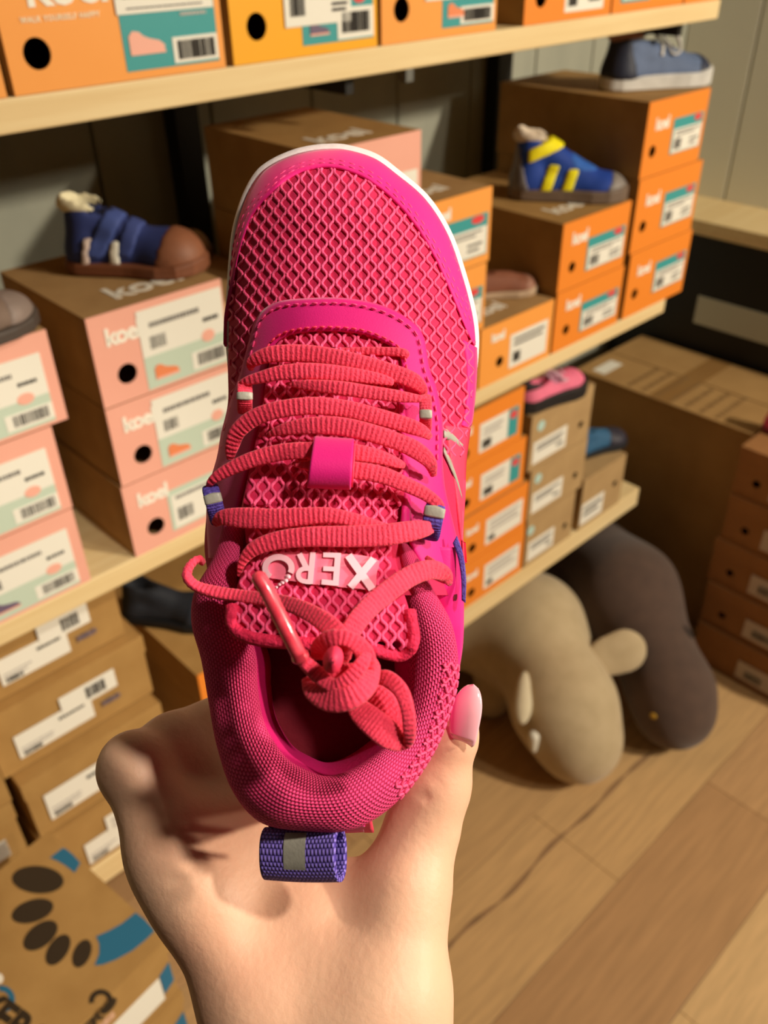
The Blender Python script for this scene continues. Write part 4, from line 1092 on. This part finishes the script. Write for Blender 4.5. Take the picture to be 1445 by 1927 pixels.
def hand_fn(P):
    C = lambda a, b, ra, rb: capsule(P, cpt(*a), cpt(*b), ra, rb)
    # wrist and forearm
    D = C((640, 2500, .285), (632, 2080, .262), .0250, .0240)
    D = smin(D, C((540, 2080, .262), (506, 1900, .262), .0180, .0170), .012)
    D = smin(D, C((720, 2080, .260), (726, 1880, .262), .0195, .0185), .012)
    # metacarpals: index side and thumb side, the back of the hand between them
    D = smin(D, C((504, 1920, .262), (390, 1700, .268), .0168, .0140), .012)
    D = smin(D, C((716, 1900, .262), (757, 1680, .272), .0180, .0135), .012)
    D = smin(D, C((630, 1900, .264), (580, 1740, .272), .0190, .0130), .014)
    D = smin(D, C((430, 1690, .278), (690, 1680, .280), .0110, .0085), .012)
    D = smin(D, C((520, 1650, .290), (620, 1680, .286), .0090, .0080), .012)
    # index finger: knuckle, first joint bulging at the left edge, folded back behind the shoe
    D = smin(D, C((386, 1702, .270), (322, 1590, .274), .0132, .0118), .008)
    D = smin(D, C((322, 1590, .274), (254, 1452, .284), .0118, .0108), .006)
    f = C((254, 1446, .285), (325, 1400, .300), .0108, .0102)
    f = smin(f, C((325, 1400, .300), (430, 1348, .316), .0102, .0092), .004)
    D = smin(D, f, .004)
    # palm flesh seen between the index finger and the shoe, middle finger behind
    D = smin(D, C((450, 1660, .288), (405, 1480, .304), .0150, .0130), .013)
    D = smin(D, C((335, 1580, .282), (450, 1560, .294), .0115, .0115), .014)
    D = smin(D, C((350, 1640, .273), (450, 1610, .283), .0120, .0115), .013)
    D = smin(D, C((400, 1480, .315), (372, 1400, .330), .0110, .0100), .005)
    D = smin(D, C((372, 1400, .330), (520, 1330, .345), .0100, .0085), .004)
    # thumb
    t = C((757, 1690, .272), (795, 1560, .278), .0130, .0110)
    t = smin(t, C((792, 1560, .278), (818, 1480, .278), .0110, .0108), .006)
    t = smin(t, C((818, 1480, .278), (848, 1385, .276), .0106, .0084), .005)
    t = smin(t, C((850, 1385, .276), (862, 1352, .275), .0080, .0062), .004)
    D = smin(D, t, .009)
    # knuckle bump and soft creases
    D = smin(D, ellipsoid(P, cpt(246, 1440, .283), (.0085, .0095, .0085)), .006)
    g = lambda a, b, r: capsule(P, cpt(*a), cpt(*b), r, r)
    for a, b, r, k in (((760, 1490, .2655), (806, 1500, .2675), .0006, .002), ((812, 1462, .2670), (838, 1482, .2680), .0004, .0015), ((640, 1640, .2790), (665, 1720, .2725), .0006, .003)):
        q = g(a, b, r); D = -smin(-D, q, k)
    return D


lo = np.array([-.100, .052, .225]); hi = np.array([.055, .26, .372])
V, F = surface_nets(hand_fn, lo, hi, .00135)
SKIN = mat('skin', (228, 184, 154), 0.48, (222, 168, 140), 26, 0.18, 420, spec=.35, sss=.12)
skn = SKIN.node_tree; 
hand = empty('hand', tuple(cam2world(cpt(640, 1900, .262))), label='left hand with a long glossy pale pink thumbnail gripping the sneaker by its heel', cat='hand')
ho = np_mesh('hand_skin', cam2world(V), F[:, ::-1] if False else F, SKIN, None, relax=3)


# nails: curved, long rounded tip
def nail(name, base, tip, halfw, d0, d1, normal_tilt, m):
    a = cpt(*base, d0); b = cpt(*tip, d1); T = b - a; L = np.linalg.norm(T); T /= L
    view = a / np.linalg.norm(a); Wd = np.cross(T, view); Wd /= np.linalg.norm(Wd); Nn = np.cross(Wd, T)
    if Nn @ view > 0: Nn = -Nn
    c, s = math.cos(normal_tilt), math.sin(normal_tilt); Wd, Nn = Wd * c + Nn * s, Nn * c - Wd * s
    nu, nv = 26, 15; G = np.zeros((nu, nv, 3))
    for i in range(nu):
        u = i / (nu - 1)
        wv = halfw * (min(1, (1 - (1 - min(u / .22, 1)) ** 2) ** .5 * .25 + .75) if u < .22 else 1) * (1 if u < .55 else max(1 - ((u - .55) / .45) ** 2.4, 0) ** .5 * (1 - .10 * (u - .55) / .45)) * (.93 + .07 * math.sin(PI * u))
        for j in range(nv):
            v = -1 + 2 * j / (nv - 1); ang = v * 1.05
            G[i, j] = a + T * (L * u - (.0012 * (1 - v * v) * -1 if u < .1 else 0)) + Wd * (wv * math.sin(ang) / math.sin(1.05)) + Nn * (.0042 * (math.cos(ang) - .5) * (wv / halfw) + .0016 * math.sin(PI * u * .9))
    o = grid_mesh(name, cam2world(G.reshape(-1, 3)).reshape(G.shape), m, None, thick=.0009)
    return o
NAIL = mat('pale_pink_nail_gel', (250, 188, 200), 0.12, (248, 184, 196), 200, 0, coat=1.0, spec=.6)
n1 = nail('thumbnail', (868, 1400), (892, 1287), .0050, .2665, .2660, -.35, NAIL)
GLI = mat('silver_glitter', (255, 240, 240), .1, metal=1.0)
adopt(hand, [ho, n1])
SWZ = []
# ------------------------------------------------------------------ display shoes standing on the boxes
def vec3(v): return np.array([v[0], v[1], v[2]])


def foot_half(x, wide=.20):     # half width along a foot of unit length
    return wide * np.interp(x, [0, .04, .12, .3, .5, .7, .85, .95, 1.0], [.25, .52, .72, .76, .80, .98, .92, .62, .22])


def kid_shoe(label, heel, toe, z, top=.44, bands=(), cols=None, straps=(), stripes=(), toe_cap=None, heel_cap=None, lining=None, laces=None, sole=(120, 84, 56), upper=(40, 50, 90), mirror=1, group=None, length=None, name='childrens_shoe', wide=.20, sole_h=.07, toe_h=.24, offset=(0, 0), patch=None, yaw_add=0.0, open_=True):
    a = on_z(heel[0], heel[1], z); b = on_z(toe[0], toe[1], z); v = b - a; yaw = math.atan2(v.y, v.x) + yaw_add; Ls = length or v.length
    back = Vector((-math.sin(yaw), math.cos(yaw), 0)); org = (a + b) / 2 - Vector((math.cos(yaw), math.sin(yaw), 0)) * Ls / 2 + back * (wide * .8 * Ls) + Vector((offset[0], offset[1], 0)); org.z = z + .0006
    e = empty(name, org, yaw, label, 'shoe', group)
    st = .022
    def cavity(P): return smin(ellipsoid(P, (.20, 0, top + .02), (.155, .105, .17)), ellipsoid(P, (.33, 0, top + .06), (.13, .075, .16)), .04)
    def body(P):
        x, y, zz = P[..., 0], P[..., 1], P[..., 2]
        D = capsule(P, (.16, 0, .12), (.17, 0, top - .07), .150, .125)
        D = smin(D, capsule(P, (.16, 0, .12), (.60, 0, .12), .155, .150), .06)
        D = smin(D, capsule(P, (.24, 0, top - .12), (.62, .0, .16), .11, .12), .05)
        D = smin(D, ellipsoid(P, (.76, 0, .09), (.23, wide * .92, toe_h - .09)), .06)
        return np.maximum(D, sole_h - .01 - zz)
    def shell(P): return np.maximum(body(P), -cavity(P)) if open_ else body(P)
    lo = (-.04, -.26, -.01); hi = (1.05, .26, top + .22)
    def put(nm, fn, m, step=st, rel=2):
        V, F = surface_nets(fn, lo, hi, step)
        if len(F) == 0: return None
        o = np_mesh(nm, V * Ls, F, m, e, relax=rel); return o
    mk = lambda c, k='': mat('shoe_%s_%d_%d_%d' % (k or 'fabric', *c), c, .7 if k != 'rubber' else .55, tuple(min(255, int(q * 1.08) + 2) for q in c), 60, .3, 900)
    put('upper', shell, mk(upper))
    n_ = 28; V = []; xs_ = np.linspace(0, 1, n_) ** 1.0; xs_ = (1 - np.cos(xs_ * PI)) / 2
    ring = [(x * 1.02 - .01, foot_half(x, wide) * 1.12) for x in xs_] + [(x * 1.02 - .01, -foot_half(x, wide) * 1.12) for x in xs_[::-1]]
    k = len(ring); lv = [(0, .97), (.012, 1.0), (sole_h, 1.0), (sole_h + .012, .96)]
    for h, s in lv:
        V += [((.5 + (x - .5) * s) * Ls, y * s * Ls, (h + (.03 * max(x - .8, 0) / .2 if h > .02 else 0)) * Ls) for x, y in ring]
    F = [(j * k + i, j * k + (i + 1) % k, (j + 1) * k + (i + 1) % k, (j + 1) * k + i) for j in range(len(lv) - 1) for i in range(k)] + [tuple(reversed(range(k))), tuple(range((len(lv) - 1) * k, len(lv) * k))]
    o = mesh('sole', V, F, mk(sole, 'rubber'), e); bv = o.modifiers.new('b', 'BEVEL'); bv.width = .001; bv.limit_method = 'ANGLE'
    if lining: put('lining', lambda P: np.maximum(np.maximum(body(P) + .012, -(cavity(P) + .010)), .30 * top - P[..., 2] - 1) if False else np.maximum(smin(ellipsoid(P, (.17, 0, top - .02), (.17, .125, .075)), ellipsoid(P, (.10, 0, top), (.09, .10, .07)), .02), -cavity(P) - .006), mk(lining, 'lining'), .018)
    if toe_cap: put('toe_cap', lambda P: np.maximum(body(P) - .008, (toe_cap[1] - P[..., 0]) + .35 * (P[..., 2] - .12)), mk(toe_cap[0], 'rubber'))
    if heel_cap: put('heel_cap', lambda P: np.maximum(np.maximum(body(P) - .008, P[..., 0] - heel_cap[1] + .3 * (P[..., 2] - .15)), -cavity(P)), mk(heel_cap[0], 'rubber'))
    for s in straps:      # (colour, x at base, x at top, half width, z range)
        c, x0, x1, hw, zmin = s
        def f(P, x0=x0, x1=x1, hw=hw, zmin=zmin):
            xc = x0 + (x1 - x0) * (P[..., 2] - .1) / (top - .1)
            return np.maximum(np.maximum(np.maximum(body(P) - .018, np.abs(P[..., 0] - xc) - hw), zmin - P[..., 2]), -cavity(P) - .02)
        put('strap', f, mk(c, 'strap'))
    for s in stripes:     # (colour, x at base, slope, half width, zmin, zmax)
        c, x0, sl, hw, z0, z1 = s
        f = lambda P, x0=x0, sl=sl, hw=hw, z0=z0, z1=z1: np.maximum(np.maximum(np.maximum(body(P) - .021, np.abs(P[..., 0] - x0 - sl * P[..., 2]) - hw), np.maximum(z0 - P[..., 2], P[..., 2] - z1)), P[..., 1] + .02)
        put('side_stripe', f, mk(c, 'stripe'), .016)
    for c, zc, sl, hw, xa, xb in bands:
        f = lambda P, zc=zc, sl=sl, hw=hw, xa=xa, xb=xb: np.maximum(np.maximum(np.maximum(body(P) - .024, np.abs(P[..., 2] - zc - sl * (P[..., 0] - .25)) - hw), np.maximum(xa - P[..., 0], P[..., 0] - xb)), -cavity(P) - .03)
        put('velcro_band', f, mk(c, 'band'), .016)
    if patch:
        for pc, c_, r_ in patch: put('panel', lambda P, c_=c_, r_=r_: np.maximum(np.maximum(body(P) - .005, ellipsoid(P, c_, r_)), -cavity(P)), mk(pc, 'panel'))
    if laces:
        for i in range(4):
            x = .40 + .075 * i; zt = np.interp(x, [.35, .65], [top - .005, toe_h + .02]) + .012
            pts = [(x * Ls, y * Ls, (zt - 1.5 * (y * y) * 2.2) * Ls) for y in np.linspace(-.085, .085, 9)]
            pts = [(p[0] + (.03 * Ls * (q / 8 - .5)) * (1 if i % 2 else -1), p[1], p[2]) for q, p in enumerate(pts)]
            tube('lace', pts, .010 * Ls, mk(laces, 'lace'), e, 6)
        for sg in (-1, 1):
            pts = spline([(.42, 0, top + .02), (.46, -.06 * sg, top + .05), (.56, -.12 - .02 * sg, top - .04), (.60, -.14, .28), (.54, -.13, .26), (.47, -.08, top - .04), (.42, 0, top + .02)], 40) * Ls
            tube('lace_bow', pts, .010 * Ls, mk(laces, 'lace'), e, 6)
    return e


kid_shoe('blue strapped childrens shoe with brown toe and cream fleece lining on a salmon box', (112, 520), (380, 524), 1.190, top=.47, upper=(44, 56, 112), sole=(120, 72, 48), wide=.235,
         toe_cap=((134, 84, 58), .70), straps=[((62, 78, 140), .24, .46, .075, .12), ((58, 72, 132), .45, .60, .062, .12)], stripes=[((206, 186, 176), .17, .22, .026, .07, .25), ((232, 228, 214), .38, .16, .034, .07, .23)],
         lining=(236, 226, 190), toe_h=.29, length=.158)
kid_shoe('grey brown childrens shoe toe peeking in at the left photo edge on a salmon box', (-150, 700), (62, 600), 1.192, top=.38, upper=(112, 92, 80), sole=(70, 60, 54), toe_cap=((128, 112, 104), .7), length=.15, offset=(.0, -.02))
kid_shoe('fluffy beige slipper half hidden between the salmon stacks', (385, 500), (440, 470), 1.135, top=.30, upper=(206, 184, 160), sole=(120, 92, 70), length=.12, wide=.22, toe_h=.30, offset=(-.045, .0))
kid_shoe('blue and yellow childrens high top with yellow strap and two yellow side stripes', (948, 378), (1192, 376), 1.112, top=.52, upper=(26, 62, 150), sole=(110, 92, 78), sole_h=.085, wide=.20,
         toe_cap=((128, 120, 114), .83), heel_cap=((112, 106, 108), .15), bands=[((248, 226, 14), .40, .42, .055, .14, .50)], stripes=[((246, 226, 18), .28, .30, .046, .08, .29), ((246, 226, 18), .46, .28, .044, .08, .26)],
         lining=(214, 198, 178), length=.196, toe_h=.23, yaw_add=-.12, offset=(-.012, -.006), patch=[((44, 96, 180), (.60, 0, .28), (.16, .12, .12))])
kid_shoe('grey blue laced childrens sneaker with navy heel and toe on the topmost right box', (1140, 176), (1356, 160), 1.262, top=.42, upper=(88, 104, 136), sole=(196, 194, 190), sole_h=.10, length=.205,
         toe_cap=((40, 46, 66), .80), heel_cap=((36, 40, 58), .22), lining=(150, 110, 92), laces=(206, 204, 200), stripes=[((228, 226, 220), .36, .34, .014, .24, .34)], wide=.185)
kid_shoe('rust brown childrens shoe on the low orange box', (880, 568), (1008, 556), .992, top=.34, upper=(128, 76, 54), sole=(176, 150, 124), length=.13, toe_cap=((150, 104, 84), .8))
kid_shoe('pink childrens shoe with thick black sole squeezed under the middle board', (992, 786), (1112, 738), .783, top=.32, upper=(226, 110, 140), sole=(34, 30, 30), sole_h=.14, length=.16, lining=(40, 30, 34), laces=(226, 186, 206), patch=[((196, 120, 150), (.5, 0, .3), (.12, .15, .1))], toe_h=.30)
kid_shoe('blue and black childrens shoe on the short tan box at the bottom board end', (1085, 872), (1190, 835), .560, top=.42, upper=(44, 88, 124), sole=(26, 26, 30), toe_cap=((48, 44, 56), .58), length=.145, wide=.22)
kid_shoe('black glossy childrens shoe in the shade left of the pink sneaker', (230, 1176), (400, 1190), .652, top=.46, upper=(30, 34, 42), sole=(18, 18, 20), length=.15, wide=.22, toe_cap=((40, 48, 60), .7), toe_h=.30)
kid_shoe('pink childrens shoe at the right photo edge on the brown floor stack', (1432, 826), (1500, 850), .586, top=.42, upper=(206, 70, 110), sole=(120, 40, 60), length=.14, offset=(.03, -.01), wide=.22)

# ------------------------------------------------------------------ printed boxes at the lower left
BZ = .62; BYAW = math.radians(8)
cu, su = math.cos(BYAW), math.sin(BYAW)
FRc = on_z(308, 1767, BZ)
def to_box(x, y, z=BZ):        # a measured point on the box top, in the box's own frame (origin front right corner)
    p = on_z(x, y, z) - FRc; return (p.x * cu + p.y * su, -p.x * su + p.y * cu)
bw, bd, bh = .33, .212, .108
DPR = mat('dark_brown_print2', (52, 40, 26), .55)
labs = ['large kraft shoe box printed with a dark footprint and blue arcs at the lower left', 'kraft shoe box directly under the footprint box, white sticker on its front', 'third kraft box of the lower left footprint stack', 'fourth kraft box of the lower left footprint stack', 'kraft box on the floor under the lower left footprint stack']
for k in range(5):
    z1 = BZ - .11 * k if k < 4 else BZ - .44; z0 = max(z1 - .1095, 0.0); z0 = z0 if k < 4 else 0.0; h = z1 - z0 - .0006
    e = empty('footprint_shoe_box', (FRc.x, FRc.y, z0), BYAW, labs[k], 'shoe box', 'kraft boxes stacked at the lower left')
    MB().box(-bw, 0, 0, bd, 0, h - .002).build('box_body', KRAFT2, e, bevel=.001)
    MB().box(-bw - .002, .002, -.002, bd + .002, h - .0015, h).box(-bw - .002, .002, -.002, 0, h - .026, h - .0015).box(0, .002, 0, bd, h - .026, h - .0015).box(-bw - .002, -bw, 0, bd, h - .026, h - .0015).build('lid', KRAFT2, e)
    if k < 3:
        text_obj('printed_name', 'XERO', .022, DPR, e, (-.125, -.0026, h - .022), offset=.001, extrude=.0002)
        o = text_obj('printed_name_pale', 'SHOES', .014, mat('pale_pink_print', (222, 178, 150), .6), e, (-.115, -.0005, h - .042), offset=.0006, extrude=.0002)
        V, F = poly_slab([(-.150, .012), (-.018, .012), (-.018, .056), (-.150, .056)], -.0006, .0005); mesh('white_sticker', V, F, WHITE, e)
        V, F = poly_slab([(-.017, .020), (-.002, .028), (-.002, .066), (-.017, .058)], -.0006, .0005); mesh('blue_print', V, F, BLUEP, e)
    if k == 0:
        def top_poly(nm, pts, m):
            q = [to_box(*p) for p in pts]; V = [(x, y, h + .0004) for x, y in q]; n_ = len(V); V += [(x, y, h - .0004) for x, y in q]
            F = [tuple(range(n_)), tuple(reversed(range(n_, 2 * n_)))] + [((i + 1) % n_, i, n_ + i, n_ + (i + 1) % n_) for i in range(n_)]
            o = mesh(nm, V, F, m, e); o.data.flip_normals() if o.data.polygons[0].normal.z < 0 else None
        def el(cx, cy, a, b, r): r = math.radians(r); return [(cx + a * math.cos(t) * math.cos(r) - b * math.sin(t) * math.sin(r), cy + a * math.cos(t) * math.sin(r) + b * math.sin(t) * math.cos(r)) for t in [2 * PI * i / 28 for i in range(28)]]
        for q in ((71, 1655, 49, 26, 4), (61, 1714, 41, 21, -18), (76, 1760, 38, 21, -38), (109, 1787, 33, 18, -56), (154, 1794, 28, 16, -66)): top_poly('toe_print', el(*q), DPR)
        c_ = lambda x, y: (x / 3.211, 1480 + y / 3.211)
        top_poly('blue_arc', [c_(*p) for p in ((300, 430), (380, 370), (400, 378), (440, 410), (485, 460), (450, 520), (420, 495), (385, 470), (345, 448))], BLUEP)
        top_poly('blue_arc', [c_(*p) for p in ((580, 905), (660, 870), (740, 825), (820, 760), (870, 800), (935, 870), (880, 925), (800, 990), (700, 1045), (620, 1075), (570, 1080), (600, 1010), (600, 950))], BLUEP)
        ringo = lambda cx, cy, r1, r2, a0, a1, sx=1: [(cx + r1 * sx * math.cos(math.radians(a)), cy + r1 * math.sin(math.radians(a))) for a in np.linspace(a0, a1, 20)] + [(cx + r2 * sx * math.cos(math.radians(a)), cy + r2 * math.sin(math.radians(a))) for a in np.linspace(a1, a0, 20)]
        top_poly('ring_print', ringo(190, 1884, 23, 13, -190, 95), DPR)
        top_poly('ring_print', ringo(2, 1880, 26, 15, -100, 80), BLUEP)
        a_ = to_box(-60, 1900); b_ = to_box(60, 1990); ang = math.atan2(b_[1] - a_[1], b_[0] - a_[0])
        text_obj('printed_top_name', 'XERO', .038, DPR, e, (a_[0], a_[1], h + .0003), rot=(0, 0, ang), offset=.0016, extrude=.0003)
        top_poly('white_dot', el(-3, 1841, 9, 10, 0), WHITEI)
# ------------------------------------------------------------------ plush animals on the floor under the rack
def plush(label, name, parts, sub, lo, hi, m, eyes=()):
    e = empty(name, (parts[0][1][0], parts[0][1][1], 0), label=label, cat='plush toy')
    def fn(P):
        D = None
        for kind, *a in parts:
            d = capsule(P, *a[:4]) if kind == 'c' else ellipsoid(P, *a[:3]); k = a[-1]
            D = d if D is None else smin(D, d, k)
        return D
    V, F = surface_nets(fn, lo, hi, .0085); obs = [np_mesh('plush_body', V, F, m, None, relax=3)]
    for nm, f, l, h, mm in sub:
        V, F = surface_nets(f, l, h, .0045); obs.append(np_mesh(nm, V, F, mm, None, relax=3))
    adopt(e, obs); return e


BEI = mat('beige_plush', (192, 172, 138), .95, (180, 160, 126), 30, .5, 260, sheen=.25)
BEIL = mat('pale_plush', (216, 204, 176), .95, (206, 192, 162), 30, .5, 260, sheen=.25)
BRO = mat('brown_plush', (88, 68, 58), .95, (78, 60, 52), 30, .5, 260, sheen=.2)
BROD = mat('dark_brown_plush', (44, 34, 30), .95, bump=.3, bscale=300)
def surf_pt(x, y, fn, d0=1.2):
    d = d0
    for _ in range(60):
        v = at(x, y, d); d += float(fn(np.array([[v.x, v.y, v.z]]))[0]) * .8
    v = at(x, y, d); return (v.x, v.y, v.z)


def g3(x, y, z): v = on_z(x, y, z); return (v.x, v.y, v.z)


hd = g3(1062, 1330, .150); mz = g3(1088, 1392, .098); bd_ = g3(985, 1185, .19)
bk = (bd_[0] - .06, bd_[1] + .16, .175)
def earf(a, b, r, th_=.30, axis=None):
    a = np.array(a); b = np.array(b); ax = (b - a) / np.linalg.norm(b - a); v = np.array(fwd); v = v - ax * (v @ ax); v /= np.linalg.norm(v); w_ = np.cross(ax, v); R = np.stack([ax, w_, v], 1); c = (a + b) / 2; L = np.linalg.norm(b - a) / 2
    return lambda P: smin(ellipsoid(P, c, (L, r, r * th_), R), ellipsoid(P, c + ax * L * .4, (L * .62, r * 1.02, r * th_), R), .01)
eR = (g3(1100, 1250, .215), g3(1212, 1212, .245)); bfn = lambda P: smin(capsule(P, tuple(np.array(bd_) + [0, -.02, .02]), hd, .108, .100), capsule(P, hd, mz, .102, .090), .05)
e0 = surf_pt(988, 1262, bfn); e1 = surf_pt(990, 1340, bfn); e1 = (e1[0] - .030, e1[1] - .012, e1[2] + .0); eL = (e0, e1); tk = surf_pt(1004, 1392, bfn)
m1 = earf(*eR, .044); m2 = earf(*eL, .017, .9)
def bx(c, r): return (np.array(c) - r, np.array(c) + r)
mid = lambda a, b: tuple((np.array(a) + np.array(b)) / 2)
plush('big beige plush animal with rounded snout and upright ear on the floor', 'plush_animal',
      [('c', bd_, bk, .122, .122, .05), ('c', tuple(np.array(bd_) + [0, -.02, .02]), hd, .108, .100, .06), ('c', hd, mz, .102, .090, .05),
       ('c', (bd_[0] + .09, bd_[1] + .02, .06), (bd_[0] + .09, bd_[1] + .02, .042), .045, .042, .03), ('c', (bd_[0] - .10, bd_[1] - .0, .06), (bd_[0] - .10, bd_[1], .042), .045, .042, .03),
       ('c', (bk[0] + .09, bk[1], .06), (bk[0] + .09, bk[1], .042), .045, .042, .03), ('c', (bk[0] - .09, bk[1], .06), (bk[0] - .09, bk[1], .042), .045, .042, .03)],
      [('ear', m1, *bx(mid(*eR), .11), BEI), ('ear', m2, *bx(mid(*eL), .10), BEIL),
       ('tusk', lambda P: capsule(P, (tk[0], tk[1], tk[2] + .012), (tk[0] - .004, tk[1] - .006, tk[2] - .022), .013, .007), *bx(tk, .06), mat('white_felt', (232, 228, 214), .9))],
      (bd_[0] - .28, mz[1] - .15, -.005), (bd_[0] + .24, bk[1] + .16, .36), BEI)
h2 = g3(1262, 1300, .125); z2 = g3(1270, 1338, .095); b2 = g3(1172, 1115, .20); k2 = (b2[0] + .06, b2[1] + .14, .19)
bp_ = surf_pt(1232, 1345, lambda P: capsule(P, h2, z2, .086, .082))
plush('dark brown plush animal with a small golden button, lying beside the beige one', 'plush_animal',
      [('c', b2, k2, .116, .112, .05), ('c', tuple(np.array(b2) + [.0, -.01, .0]), h2, .108, .085, .06), ('c', h2, z2, .086, .082, .04),
       ('c', (b2[0] + .07, b2[1], .06), (b2[0] + .07, b2[1], .042), .042, .04, .03), ('c', (b2[0] - .07, b2[1], .06), (b2[0] - .07, b2[1], .042), .042, .04, .03),
       ('c', (k2[0] + .05, k2[1], .06), (k2[0] + .05, k2[1], .042), .042, .04, .03), ('c', (k2[0] - .07, k2[1], .06), (k2[0] - .07, k2[1], .042), .042, .04, .03)],
      [('ear', earf(g3(1270, 1172, .235), g3(1300, 1205, .205), .012, .9), *bx(g3(1285, 1188, .22), .06), BROD), ('ear', earf(g3(1205, 1235, .20), g3(1222, 1275, .17), .014, .9), *bx(g3(1213, 1255, .185), .06), BROD),
       ('golden_button', lambda P: ellipsoid(P, bp_, (.011, .011, .011)), *bx(bp_, .03), mat('gold_button', (190, 150, 50), .35))],
      (b2[0] - .32, z2[1] - .13, -.005), (b2[0] + .24, k2[1] + .16, .36), BRO)
